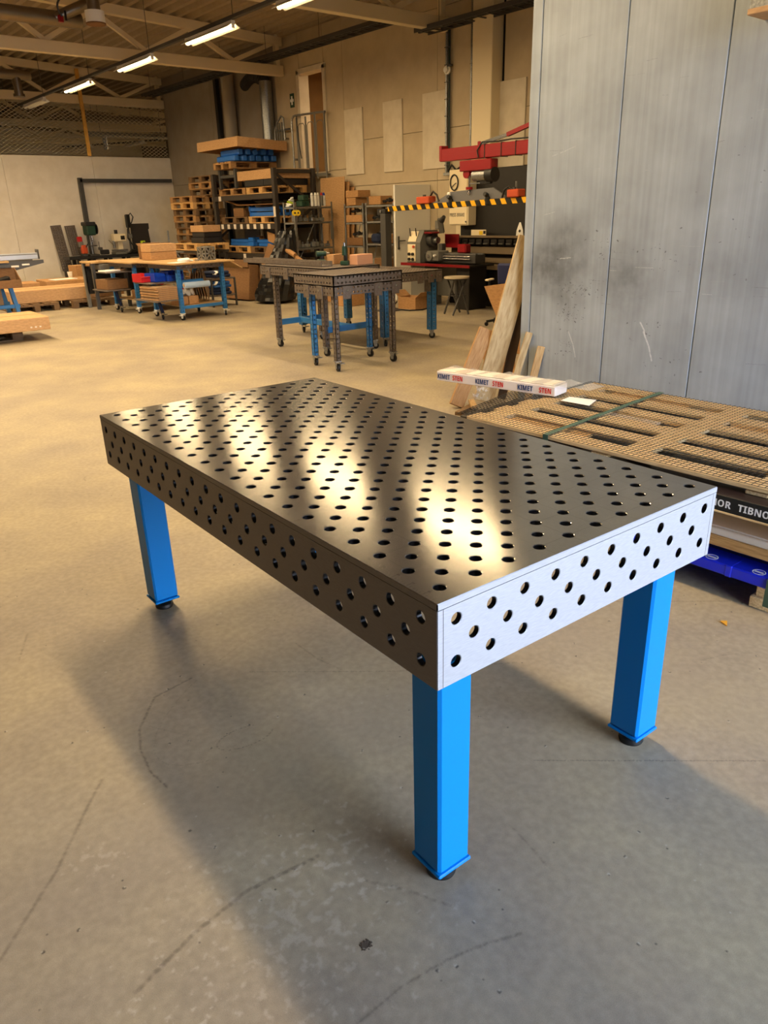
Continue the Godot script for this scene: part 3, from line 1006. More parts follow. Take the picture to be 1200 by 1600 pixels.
	pb(bp, "profile", Vector3(0.1, 4.75, 0.12), Vector3(0, 2.38, 0), M.black_paint, 0.006)
	# grey steel box high on the booth
	var sb = thing("steel_box", "pale grey steel box with a rusty lower edge at the upper right corner", "box", Vector3(3.85, 2.5, -1.25))
	pb(sb, "shell", Vector3(0.2, 1.2, 0.5), Vector3(0, 0.62, 0.05), M.galvanised, 0.006)
	pb(sb, "rusty_edge", Vector3(0.21, 0.03, 0.51), Vector3(0, 0.012, 0.05), M.cardboard_orange, 0.004)
	var ch = MB.new()
	ch.prism(PackedVector2Array([Vector2(-0.02, -0.012), Vector2(0.022, -0.008), Vector2(0.004, 0.016)]), 0.0, 0.003)
	var chip = solo("wood_chip", "small yellow wood chip lying on the floor right of the welding table", "chip", ch.done(), M.chip_yellow, Vector3(1.78, 0.003, -0.21))
	chip.rotation_degrees = Vector3(-84, 20, 0)

func build_welding_table():
	var t = thing("welding_table", "big perforated steel welding table on four blue square legs", "table")
	t.rotation_degrees.y = -2.5
	var H = 0.845
	var b = MB.new()
	b.x = Transform3D(Basis(Vector3(1, 0, 0), Vector3(0, 0, -1), Vector3(0, 1, 0)), Vector3(0, H, 0))
	var bo = MB.new()
	bo.x = b.x
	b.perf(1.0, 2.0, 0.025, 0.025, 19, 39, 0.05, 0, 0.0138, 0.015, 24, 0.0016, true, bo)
	part(t, "shaded_bore", bo.done(), M.shaded_bore_steel)  # bore walls kept apart to carry their painted shade
	part(t, "table_top", b.done(Vector3(0, 0, -0.5), Vector3(1, 0, 0)), M.ground_steel)
	# bright chamfer strips round the top edge
	for s in [[Vector3(0, 0, 0), Vector3(1, 0, 0), Vector3(0, 0, 1)], [Vector3(0, 0, -2), Vector3(0, 0, 0), Vector3(-1, 0, 0)], [Vector3(1, 0, 0), Vector3(1, 0, -2), Vector3(1, 0, 0)], [Vector3(1, 0, -2), Vector3(0, 0, -2), Vector3(0, 0, -1)]]:
		var e = MB.new()
		var o = Vector3(0, H, 0)
		var n = s[2]
		var w = 0.0022
		e.quad(s[0] + o - n * 0.0002, s[1] + o - n * 0.0002, s[1] + o + n * w - Vector3(0, w, 0), s[0] + o + n * w - Vector3(0, w, 0), (n + Vector3.UP).normalized())
		e.quad(s[0] + o + n * w - Vector3(0, w, 0), s[1] + o + n * w - Vector3(0, w, 0), s[1] + o + n * w - Vector3(0, 0.0145, 0), s[0] + o + n * w - Vector3(0, 0.0145, 0), n)
		e.quad(s[0] + o + n * w - Vector3(0, 0.0145, 0), s[1] + o + n * w - Vector3(0, 0.0145, 0), s[1] + o - Vector3(0, 0.0145, 0), s[0] + o - Vector3(0, 0.0145, 0), Vector3.DOWN)
		part(t, "edge_strip", e.done(), M.brushed_steel if absf(n.z) > 0.5 else M.shaded_steel)  # strips on the long sides take the steel with painted shade
	var faces = [["end_plate", Vector3(0, 0, 0), Basis(Vector3(1, 0, 0), Vector3(0, 1, 0), Vector3(0, 0, 1)), 1.0, 19],
		["end_plate", Vector3(1, 0, -2), Basis(Vector3(-1, 0, 0), Vector3(0, 1, 0), Vector3(0, 0, -1)), 1.0, 19],
		["side_plate", Vector3(0, 0, -2), Basis(Vector3(0, 0, 1), Vector3(0, 1, 0), Vector3(-1, 0, 0)), 2.0, 39],
		["side_plate", Vector3(1, 0, 0), Basis(Vector3(0, 0, -1), Vector3(0, 1, 0), Vector3(1, 0, 0)), 2.0, 39]]
	for f in faces:
		var p = MB.new()
		p.x = Transform3D(f[2], f[1] + Vector3(0, H - 0.2, 0) + f[2].z * 0.0016)
		bo = MB.new()
		bo.x = p.x
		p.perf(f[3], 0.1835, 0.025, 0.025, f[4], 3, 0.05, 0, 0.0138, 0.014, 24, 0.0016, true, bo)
		part(t, f[0], p.done(), M.brushed_steel if f[0] == "end_plate" else M.shaded_steel)  # long sides use the darkened copy of the same steel
		part(t, "shaded_bore", bo.done(), M.shaded_bore_steel)  # bore walls again, shade put into their colour
	for x in [0.014, 0.986]:
		pb(t, "weld_seam", Vector3(0.0012, 0.183, 0.0006), Vector3(x, H - 0.108, 0.0016), M.shaded_steel)
	for s in [[0.103, -0.103], [0.897, -0.103], [0.103, -1.897], [0.897, -1.897]]:
		var leg = part(t, "leg", bm(Vector3(0.1, 0.592, 0.1), 0.007), M.blue_paint, Vector3(s[0], 0.349, s[1]))
		pb(leg, "foot_plate", Vector3(0.107, 0.01, 0.107), Vector3(0, -0.3015, 0), M.blue_paint, 0.003)
		var ft = MB.new()
		ft.lathe([Vector2(0, 0.0), Vector2(0.036, 0.0), Vector2(0.038, 0.006), Vector2(0.036, 0.018), Vector2(0.02, 0.026), Vector2(0.012, 0.03), Vector2(0.012, 0.043)], 28)
		part(leg, "foot", ft.done(), M.rubber, Vector3(0, -0.349, 0))

func plank(parent, called, L, m, at, rot = Vector3.ZERO, s = Vector2(0.1, 0.02)):
	return pb(parent, called, Vector3(L, s.y, s.x), at, m, 0.0025, rot)

func build_sheet_stack():
	# everything lies along z; front face at x = 1.95 .. 2.05
	var L = 2.35
	var zc = -1.87 + L * 0.5
	var zc2 = zc
	# feet
	var k = 0
	for z in [-1.6, -0.95, -0.135, 0.4]:
		for x in [2.1, 2.62, 3.1]:
			var f = thing("wood_block", ["pale wood bearer under the blue pack, "][0] + ["front row", "middle row", "wall row"][[2.1, 2.62, 3.1].find(x)] + [", far end", ", second from the far end", ", at the right edge of the frame", ", outside the frame"][[-1.6, -0.95, -0.135, 0.4].find(z)], "wood block", Vector3(x, 0, z), 0.0, "bearers under the sheet stack")
			plank(f, "board", 0.22, M.fresh_wood, Vector3(0, 0.024, 0), Vector3.ZERO, Vector2(0.16, 0.048))
			plank(f, "board", 0.20, M.fresh_wood, Vector3(0.012, 0.0765, 0.005), Vector3(0, 2, 0), Vector2(0.15, 0.057))
	# blue wrapped pack
	var bp = thing("blue_wrapped_pack", "flat pack of sheets wrapped in bright blue printed film, lowest of the stack", "sheet pack", Vector3(2.58, 0.105, zc))
	pb(bp, "wrapped_sheets", Vector3(1.22, 0.05, L), Vector3(0, 0.0255, 0), M.blue_wrap, 0.006)
	for z in [-0.5, -0.065]:
		pb(bp, "film_fold", Vector3(1.224, 0.0515, 0.03), Vector3(0, 0.0255, z + 0.45), M.blue_wrap, 0.004)
	for z in [0.345, 0.545]:
		var ring = MB.new()
		ring.lathe([Vector2(0.026, 0), Vector2(0.026, 0.0006), Vector2(0.022, 0.0006), Vector2(0.022, 0)], 24)
		part(bp, "printed_emblem", ring.done(), M.print_white, Vector3(-0.578, 0.0508, z - 0.05))
		pb(bp, "printed_bars", Vector3(0.012, 0.0006, 0.036), Vector3(-0.578, 0.051, z - 0.05), M.print_white)
	pb(bp, "strap", Vector3(1.235, 0.051, 0.032), Vector3(0, 0.0255, 0.56), M.strap_green, 0.003)
	pb(bp, "strap_tail", Vector3(0.003, 0.08, 0.03), Vector3(-0.619, -0.03, 0.56), M.strap_green, 0.001)
	# dark inner pack on top of it
	var ip = thing("navy_pack", "dark blue pack set back on the bright blue wrapped pack", "sheet pack", Vector3(2.66, 0.1562, zc))
	pb(ip, "wrapped_sheets", Vector3(1.14, 0.055, L - 0.1), Vector3(0, 0.0275, 0), mk("navy_film", "0a1140", 0.3), 0.004)
	var yb = thing("pine_pack", "pale pine sheet pack with a white top layer, middle of the stack", "sheet pack", Vector3(2.6, 0.2115, zc))
	pb(yb, "pine_layer", Vector3(1.2, 0.045, L), Vector3(0, 0.0225, 0), M.pallet_light_z, 0.003)
	pb(yb, "white_layer", Vector3(1.19, 0.03, L), Vector3(0.004, 0.06, 0), M.white_board, 0.003)
	pb(yb, "top_sheet", Vector3(1.17, 0.006, L - 0.02), Vector3(0.01, 0.0785, 0), M.white_board, 0.001)
	# low pallet blocks carrying the dark printed pack
	for z in [-1.7, -0.8, -0.02, 0.4]:
		for x in [2.1, 2.6, 3.1]:
			var f = thing("spacer_block", "pine block under the dark printed pack, " + ["front row", "middle row", "wall row"][[2.1, 2.6, 3.1].find(x)] + [", far end", ", second from the far end", ", at the right edge of the frame", ", outside the frame"][[-1.7, -0.8, -0.02, 0.4].find(z)], "wood block", Vector3(x, 0.2935, z), 0.0, "spacer blocks in the sheet stack")
			plank(f, "block", 0.1, M.pallet_light, Vector3(0, 0.045, 0), Vector3.ZERO, Vector2(0.14, 0.09))
	var dp = thing("dark_printed_pack", "dark sheet pack with white lettering on its black edge band", "sheet pack", Vector3(2.56, 0.3836, zc))
	pb(dp, "base_board", Vector3(1.235, 0.008, L), Vector3(0, 0.004, 0), M.fresh_wood_z, 0.001)
	pb(dp, "sheets", Vector3(1.225, 0.066, L), Vector3(0.002, 0.0412, 0), M.pack_top, 0.003)
	pb(dp, "edge_band", Vector3(0.004, 0.066, L), Vector3(-0.6135, 0.0412, 0), M.pack_dark, 0.001)
	for s in [-0.585, -0.405, -0.225, -0.045]:
		lettering(dp, "TIBNOR", 0.029, M.print_white, Vector3(-0.6163, 0.0405, s - zc), Vector3(0, -90, 0), "Droid Sans", true, false, 1.0)
	# top pallet with mesh
	var tp = thing("mesh_pallet", "long pale timber pallet topped with dark square wire mesh beside the grey booth", "pallet", Vector3(2.61, 0.4585, zc))
	var y0 = 0.0
	for z in [-1.05, -0.32, 0.42, 1.05]:
		for x in [-0.52, 0.0, 0.5]:
			plank(tp, "block", 0.12, M.fresh_wood, Vector3(x, 0.008, z), Vector3.ZERO, Vector2(0.09, 0.016))
	for x in [-0.53, -0.31, -0.1, 0.12, 0.33, 0.53]:
		plank(tp, "deck_board", L, M.fresh_wood, Vector3(x, 0.0315, 0), Vector3(0, 90, 0), Vector2(0.115, 0.02))
	for z in [-1.08, -0.185, 0.45, 1.07]:
		plank(tp, "cross_board", 1.14, M.fresh_wood, Vector3(0, 0.0315, z), Vector3.ZERO, Vector2(0.13, 0.0185))
	for s in [[-0.42, -0.75, 0.5], [0.01, -0.55, 0.34], [0.225, 0.1, 0.4], [0.01, 0.75, 0.3], [0.43, -0.7, 0.5]]:
		plank(tp, "loose_board", s[2], M.white_wood if s[0] == 0.01 else M.pallet_light, Vector3(s[0], 0.024, s[1]), Vector3(0, 90, 0), Vector2(0.09, 0.012))
	var g = MB.new()
	var w = 0.0014
	var x = -0.585
	while x < 0.59:
		g.box(Vector3(x, 0.0445, 0), Vector3(w * 2.0, w, L + 0.05))
		x += 0.027
	var z3 = -L * 0.5 - 0.02
	while z3 < L * 0.5 + 0.03:
		g.box(Vector3(0, 0.0462, z3), Vector3(1.18, w, w * 2.0))
		z3 += 0.027
	var mesh = solo("wire_mesh", "dark square wire mesh sheet lying on the pale timber pallet", "wire mesh", g.done(), M.wire_dark, Vector3(2.61, 0.4585, zc))
	stuff(mesh)
	var st = thing("green_strap", "dark green packing strap drawn across the wire mesh", "strap", Vector3(2.61, 0.507, -1.36), 4.0)
	pb(st, "band", Vector3(1.2, 0.0015, 0.03), Vector3(0, 0, 0), M.strap_green)
	pb(st, "band_end", Vector3(0.0015, 0.03, 0.03), Vector3(-0.6, -0.015, 0), M.strap_green)
	var pa = MB.new()
	pa.prism(PackedVector2Array([Vector2(-0.07, 0.075), Vector2(-0.06, -0.115), Vector2(0.08, -0.065), Vector2(0.04, 0.095)]), 0.0, 0.0015)
	var ps = solo("paper_sheet", "white sheet of paper lying on the wire mesh", "paper", pa.done(), M.paper, Vector3(2.70, 0.507, -1.625))
	ps.rotation_degrees = Vector3(-90, 0, 0)
	# expanded metal sheets beyond the pallet, dark, sliding to the floor
	var xm = thing("loose_mesh_sheet", "dark loose mesh sheet poking out beyond the far end of the pallet", "wire mesh", Vector3(3.08, 0.30, -2.3), 6.0)
	var gm = MB.new()
	for i in 22:
		gm.box(Vector3(-0.35 + i * 0.033, 0, 0), Vector3(0.004, 0.003, 0.7))
		gm.box(Vector3(0, 0.003, -0.34 + i * 0.032), Vector3(0.7, 0.003, 0.004))
	stuff(part(xm, "wires", gm.done(), M.wire_dark, Vector3.ZERO, Vector3(-4, 0, 3)))
	pb(xm, "support_batten", Vector3(0.7, 0.03, 0.05), Vector3(0, -0.03, 0.22), M.pallet_old, 0.002)
	var lw = thing("lower_pallet", "dark old pallet on the floor under the loose mesh sheet", "pallet", Vector3(3.12, 0, -2.32), 4.0)
	for i in 5:
		plank(lw, "deck_board", 0.66, M.rack_steel, Vector3(0, 0.21, -0.3 + i * 0.15), Vector3.ZERO, Vector2(0.1, 0.02))
	for i in 3:
		plank(lw, "block", 0.1, M.rack_steel, Vector3(-0.28 + i * 0.28, 0.1, 0.26), Vector3.ZERO, Vector2(0.1, 0.2))
		plank(lw, "block", 0.1, M.rack_steel, Vector3(-0.28 + i * 0.28, 0.1, -0.26), Vector3.ZERO, Vector2(0.1, 0.2))
	# printed carton
	var ca = thing("printed_carton", "long narrow white carton printed in blue and red lying across the mesh", "carton", Vector3(2.53, 0.508, -2.63), 9.5)
	pb(ca, "carton_body", Vector3(0.15, 0.06, 0.87), Vector3(0.076, 0.0305, 0.43), M.carton_white, 0.004)
	pb(ca, "carton_lid", Vector3(0.14, 0.006, 0.85), Vector3(0.08, 0.0635, 0.43), M.label_paper, 0.002)
	for wd in WORDS:
		lettering(ca, wd[0], 0.031, M.print_blue if wd[0] == "KIMET" else M.print_red, Vector3(-0.0005, 0.03, wd[1]), Vector3(0, -90, 0), "Droid Sans", true, true, wd[2] * 0.78)
	var fm = MB.new()
	for i in 8:
		var a = Vector3(0.0, 0.0635 + 0.012 * absf(sin(i * 1.7)), 0.0 + i * 0.14)
		var b = Vector3(0.165, 0.063 + 0.016 * absf(cos(i * 2.1)), 0.03 + i * 0.14)
		var c = Vector3(0.17, 0.063, 0.12 + i * 0.14)
		var d = Vector3(-0.002, 0.064, 0.1 + i * 0.14)
		fm.tri(a, b, c, Vector3.UP)
		fm.tri(a, c, d, Vector3.UP)
	part(ca, "clear_wrap", fm.done(), M.clear_film)

func lean(called, label, a, b, w, h, m, roll = 0.0, group = "lumber leaning on the booth corner"):
	var d = b - a
	var o = thing(called, label, "timber", a, 0.0, group)
	var y = d.normalized()
	var x = y.cross(Vector3(0, 0, 1)).normalized()
	var z = x.cross(y)
	o.transform = Transform3D(Basis(x, y, z) * Basis(Vector3.UP, deg_to_rad(roll)), a)
	pb(o, "plank", Vector3(w, d.length(), h), Vector3(0, d.length() * 0.5, 0), m, 0.004)
	return o

func build_lumber():
	var o = lean("timber_plank", "tall weathered pale plank leaning on the corner of the grey booth", Vector3(3.81, 0.02, -3.39), Vector3(4.06, 1.34, -3.17), 0.03, 0.17, M.weathered_y, 55)
	lean("timber_plank", "short thick plank with a split top leaning left of the tall weathered plank", Vector3(3.52, 0.02, -3.43), Vector3(3.86, 0.62, -3.42), 0.05, 0.12, M.pallet_wood_y, 55)
	lean("timber_plank", "narrow dark plank leaning between the tall plank and the booth", Vector3(3.98, 0.02, -3.33), Vector3(4.06, 0.85, -3.2), 0.02, 0.08, mk("dark_plank", "4d3a2a", 0.85), 50)
	lean("timber_plank", "thin pale plank leaning right of the tall plank against the booth", Vector3(3.83, 0.02, -3.14), Vector3(3.935, 0.62, -3.02), 0.025, 0.055, M.weathered_y, 45)
	lean("timber_plank", "short offcut plank close to the booth wall behind the carton", Vector3(3.88, 0.02, -2.98), Vector3(3.945, 0.52, -2.9), 0.02, 0.06, M.lumber_y, 45)
	var pf = MB.new()
	var rng = RandomNumberGenerator.new()
	rng.seed = 4
	for i in 30:
		var p = Vector3(rng.randf_range(-0.05, 0.05), rng.randf_range(0, 0.12), rng.randf_range(-0.04, 0.04))
		var q = p + Vector3(rng.randf_range(-0.04, 0.04), rng.randf_range(-0.03, 0.04), rng.randf_range(-0.03, 0.03))
		var r = p + Vector3(rng.randf_range(-0.04, 0.04), rng.randf_range(-0.03, 0.04), rng.randf_range(-0.03, 0.03))
		pf.tri(p, q, r, (q - p).cross(r - p).normalized())
	solo("plastic_film", "crumpled clear plastic film at the foot of the tall weathered plank", "film", pf.done(), M.clear_film, Vector3(3.74, 0.06, -3.36))
	var off = thing("wood_offcuts", "dark wood offcuts on the floor at the foot of the leaning planks", "offcuts", Vector3(3.5, 0, -3.3), 20)
	pb(off, "offcut", Vector3(0.3, 0.03, 0.06), Vector3(0, 0.015, 0), M.pallet_old, 0.003)
	pb(off, "offcut", Vector3(0.22, 0.025, 0.05), Vector3(0.1, 0.043, 0.02), M.lumber, 0.003, Vector3(0, 30, 0))
	pb(off, "offcut", Vector3(0.26, 0.02, 0.05), Vector3(-0.1, 0.01, 0.12), M.pallet_old, 0.003, Vector3(0, -20, 0))
	# boards standing behind the planks, drawn in the (z, y) plane
	var cs = MB.new()
	cs.prism(PackedVector2Array([Vector2(-5.24, 0.72), Vector2(-4.92, 0.2), Vector2(-4.8, 0.004), Vector2(-4.3, 0.004), Vector2(-4.3, 0.86)]), -0.005, 0.005)
	var c1 = solo("cardboard_sheet", "slanting cut sheet of pale brown board behind the leaning planks", "cardboard", cs.done(), M.cardboard, Vector3(5.8, 0, 0))
	c1.rotation_degrees.y = -90
	cs = MB.new()
	cs.prism(PackedVector2Array([Vector2(-4.32, 0.28), Vector2(-4.2, 0.004), Vector2(-3.85, 0.004), Vector2(-3.85, 0.36)]), -0.005, 0.005)
	c1 = solo("cardboard_scrap", "small brown cardboard scrap standing behind the short split plank", "cardboard", cs.done(), M.cardboard, Vector3(4.75, 0, 0))
	c1.rotation_degrees.y = -90

const WORDS = [["KIMET", 0.052, 1.0], ["STEN", 0.164, 1.0], ["KIMET", 0.35, 1.0], ["STEN", 0.47, 1.0], ["KIMET", 0.662, 1.05], ["STEN", 0.80, 1.05]]

func caster(parent, at, yaw = 0.0, m = null, s = 1.0):
	var b = MB.new()
	b.box(Vector3(0, 0.105, 0), Vector3(0.07, 0.012, 0.07), 0.002)
	for x in [-0.022, 0.022]:
		b.prism(PackedVector2Array([Vector2(-0.03, 0.1), Vector2(0.03, 0.1), Vector2(0.012, 0.03), Vector2(-0.02, 0.03)]), x - 0.002, x + 0.002)
	b.box(Vector3(0.0, 0.08, 0.05), Vector3(0.05, 0.008, 0.05), 0.002)
	var o = part(parent, "caster", b.done(), m if m else M.galvanised, at, Vector3(0, yaw, 0))
	o.scale = Vector3(s, s, s)
	var w = MB.new()
	w.cyl(Vector3(-0.005, 0.04, -0.013), Vector3(-0.005, 0.04, 0.013), 0.04, -1, 16)
	w.cyl(Vector3(-0.005, 0.04, -0.017), Vector3(-0.005, 0.04, 0.017), 0.015, -1, 10)
	part(o, "wheel", w.done(), M.rubber)
	return o

func perf_box(t, W, D, h, y, m):   # a box of perforated plates, top at y
	var n = int(W / 0.05) - 1
	var k = int(D / 0.05) - 1
	var mx = (W - n * 0.05) * 0.5
	var mz = (D - k * 0.05) * 0.5
	var b = MB.new()
	b.x = Transform3D(Basis(Vector3(1, 0, 0), Vector3(0, 0, -1), Vector3(0, 1, 0)), Vector3(-W * 0.5, y, D * 0.5))
	b.perf(W, D, mx, mz, n, k, 0.05, 1, 0.0112, 0.012, 8, 0.0)
	part(t, "top_plate", b.done(), m)
	for f in [[Basis(Vector3(1, 0, 0), Vector3(0, 1, 0), Vector3(0, 0, 1)), Vector3(-W * 0.5, y - h, D * 0.5), W, n, mx], [Basis(Vector3(-1, 0, 0), Vector3(0, 1, 0), Vector3(0, 0, -1)), Vector3(W * 0.5, y - h, -D * 0.5), W, n, mx], [Basis(Vector3(0, 0, 1), Vector3(0, 1, 0), Vector3(-1, 0, 0)), Vector3(-W * 0.5, y - h, -D * 0.5), D, k, mz], [Basis(Vector3(0, 0, -1), Vector3(0, 1, 0), Vector3(1, 0, 0)), Vector3(W * 0.5, y - h, D * 0.5), D, k, mz]]:
		var p = MB.new()
		p.x = Transform3D(f[0], f[1])
		p.perf(f[2], h - 0.001, f[4], 0.0, f[3], 2, 0.05, 1, 0.0112, 0.012, 8, 0.0)
		part(t, "side_plate", p.done(), m)

func perf_leg(t, x, z, y0, y1, w, m):
	var b = MB.new()
	var L = y1 - y0
	var n = int(L / 0.05)
	for f in [[Basis(Vector3(1, 0, 0), Vector3(0, 1, 0), Vector3(0, 0, 1)), Vector3(-w * 0.5, 0, w * 0.5)], [Basis(Vector3(-1, 0, 0), Vector3(0, 1, 0), Vector3(0, 0, -1)), Vector3(w * 0.5, 0, -w * 0.5)], [Basis(Vector3(0, 0, 1), Vector3(0, 1, 0), Vector3(-1, 0, 0)), Vector3(-w * 0.5, 0, -w * 0.5)], [Basis(Vector3(0, 0, -1), Vector3(0, 1, 0), Vector3(1, 0, 0)), Vector3(w * 0.5, 0, w * 0.5)]]:
		b.x = Transform3D(f[0], f[1])
		b.perf(w, L, w * 0.5 - 0.025, (L - n * 0.05) * 0.5, 1, n, 0.05, 1, 0.0105, 0.006, 8, 0.0)
	return part(t, "leg", b.done(), m, Vector3(x, y0, z))

func bracket(t, at, rot):
	var o = pb(t, "leg_bracket", Vector3(0.1, 0.13, 0.008), at, M.raw_steel, 0.002, rot)
	pc(o, "bolt", 0.012, 0.011, Vector3(0.0, 0.02, 0.008), M.chrome, Vector3(90, 0, 0), -1, 8)

func build_mid_tables():
	var t = thing("perforated_table", "small perforated steel table on two grey and two blue legs with casters", "table", Vector3(4.2, 0, -5.75), 0.0, "perforated shop tables")
	perf_box(t, 0.92, 0.72, 0.1, 0.872, M.raw_steel)
	for s in [[-0.41, 0.3, M.raw_steel], [0.35, 0.31, M.raw_steel], [-0.37, -0.16, M.blue_frame], [0.37, -0.12, M.blue_frame]]:
		perf_leg(t, s[0], s[1], 0.112, 0.775, 0.052, s[2])
		caster(t, Vector3(s[0], 0, s[1]), 40.0 * s[0] + 90)
	for s in [[-0.3, 0.367, 0], [0.12, 0.367, 0], [0.36, 0.367, 0], [-0.467, 0.12, -90], [-0.467, -0.12, -90]]:
		bracket(t, Vector3(s[0], 0.8, s[1]), Vector3(0, s[2], 0))
	var u = thing("box_plate", "loose perforated steel box plate lying on the small perforated table", "steel plate", Vector3(4.2, 0.873, -5.75))
	perf_box(u, 0.92, 0.72, 0.097, 0.098, M.raw_steel)
	var g = thing("perforated_table", "dark perforated steel table on grey legs with a low blue stretcher", "table", Vector3(4.6, 0, -6.86), 0.0, "perforated shop tables")
	perf_box(g, 0.8, 1.38, 0.11, 0.985, M.raw_steel)
	for s in [[-0.35, -0.42], [0.35, -0.48], [-0.35, 0.58], [0.35, 0.62]]:
		perf_leg(g, s[0], s[1], 0.112, 0.88, 0.06, M.raw_steel)
		caster(g, Vector3(s[0], 0, s[1]), 130.0 + 60 * s[0])
	for z in [-0.44, 0.6]:
		pb(g, "stretcher", Vector3(0.68, 0.07, 0.04), Vector3(0, 0.3, z), M.blue_frame, 0.005)
	pb(g, "stretcher", Vector3(0.04, 0.07, 1.02), Vector3(0, 0.3, 0.08), M.blue_frame, 0.005)
	for s in [-0.5, -0.1]:
		bracket(g, Vector3(-0.407, 0.9, s), Vector3(0, -90, 0))
	var b = thing("perforated_table", "wide perforated steel table on tall blue perforated legs with casters", "table", Vector3(5.57, 0, -7.2), 0.0, "perforated shop tables")
	perf_box(b, 0.96, 2.0, 0.11, 0.86, M.raw_steel)
	for s in [[-0.42, 0.92], [0.4, 0.89], [-0.42, -0.87], [0.4, -0.9]]:
		perf_leg(b, s[0], s[1], 0.112, 0.755, 0.09, M.blue_frame)
		caster(b, Vector3(s[0], 0, s[1]), 100.0 + 80 * s[0])
	for s in [0.1, 0.28, 0.42]:
		bracket(b, Vector3(s, 0.78, 1.007), Vector3.ZERO)
	pb(b, "gusset", Vector3(0.02, 0.16, 0.1), Vector3(0.3, 0.68, 0.92), M.raw_steel, 0.003)
	# things on the tables
	var bar_ = thing("steel_channel", "long dark steel channel lying along the edge of the dark table", "steel bar", Vector3(4.42, 0.987, -7.3))
	pb(bar_, "web", Vector3(0.16, 0.012, 1.75), Vector3(0, 0.006, 0), M.raw_steel, 0.002)
	for x in [-0.075, 0.075]:
		pb(bar_, "flange", Vector3(0.012, 0.055, 1.75), Vector3(x, 0.03, 0), M.raw_steel, 0.002)
	var wb = thing("wooden_block", "pinkish wooden block on the dark table beside the cordless drill", "wood block", Vector3(4.86, 0.986, -6.34), 8.0)
	pb(wb, "block", Vector3(0.27, 0.115, 0.13), Vector3(0, 0.058, 0), mk("beech", "cf9a78", 0.6), 0.006)
	var wb2 = thing("wooden_offcut", "brown wooden offcut behind the pinkish wooden block", "wood block", Vector3(4.78, 0.986, -6.75), 20.0)
	pb(wb2, "block", Vector3(0.2, 0.11, 0.1), Vector3(0, 0.055, 0), M.cardboard, 0.004)
	var dr = thing("cordless_drill", "dark green cordless drill standing on its battery beside the pinkish block", "drill", Vector3(4.68, 0.986, -6.42), 30.0)
	pb(dr, "battery", Vector3(0.075, 0.05, 0.1), Vector3(0, 0.025, 0), M.dark_green, 0.01)
	pb(dr, "grip", Vector3(0.04, 0.09, 0.045), Vector3(0, 0.09, 0.01), M.black_plastic, 0.012)
	pc(dr, "motor_housing", 0.1, 0.032, Vector3(0, 0.16, 0.0), M.dark_green, Vector3(0, 0, 0), 0.028, 12)
	pc(dr, "chuck", 0.05, 0.02, Vector3(0, 0.225, 0), M.chrome, Vector3.ZERO, 0.012, 10)
	var dr2 = thing("cordless_drill", "second dark cordless drill lying left of the wooden block", "drill", Vector3(4.72, 0.986, -6.95), 70.0)
	pb(dr2, "battery", Vector3(0.075, 0.05, 0.1), Vector3(0, 0.025, 0), M.dark_green, 0.01)
	pb(dr2, "grip", Vector3(0.04, 0.06, 0.045), Vector3(0, 0.07, 0.01), M.black_plastic, 0.012)
	pc(dr2, "motor_housing", 0.12, 0.032, Vector3(0, 0.115, 0.0), M.dark_green, Vector3(90, 0, 0), 0.028, 12)
	pc(dr2, "chuck", 0.05, 0.02, Vector3(0, 0.115, 0.08), M.chrome, Vector3(90, 0, 0), 0.012, 10)
	var cl = thing("clamp", "bright steel clamp lying behind the wooden block", "clamp", Vector3(5.2, 0.862, -6.7), 15.0)
	pb(cl, "clamp_bar", Vector3(0.25, 0.02, 0.012), Vector3(0, 0.012, 0), M.chrome, 0.003)
	pb(cl, "clamp_jaw", Vector3(0.02, 0.07, 0.02), Vector3(-0.11, 0.04, 0), M.chrome, 0.004)
	pc(cl, "clamp_screw", 0.12, 0.01, Vector3(0.06, 0.03, 0.03), M.dark_steel, Vector3(0, 0, 80), -1, 8)
	var pl = thing("steel_plate", "thin rusty steel plate lying on the wide table", "steel plate", Vector3(5.5, 0.862, -6.9), 12.0)
	pb(pl, "plate", Vector3(0.4, 0.008, 0.3), Vector3(0, 0.004, 0), M.raw_steel, 0.002)
	pb(pl, "offcut", Vector3(0.15, 0.02, 0.06), Vector3(-0.05, 0.018, 0.05), M.dark_steel, 0.003)

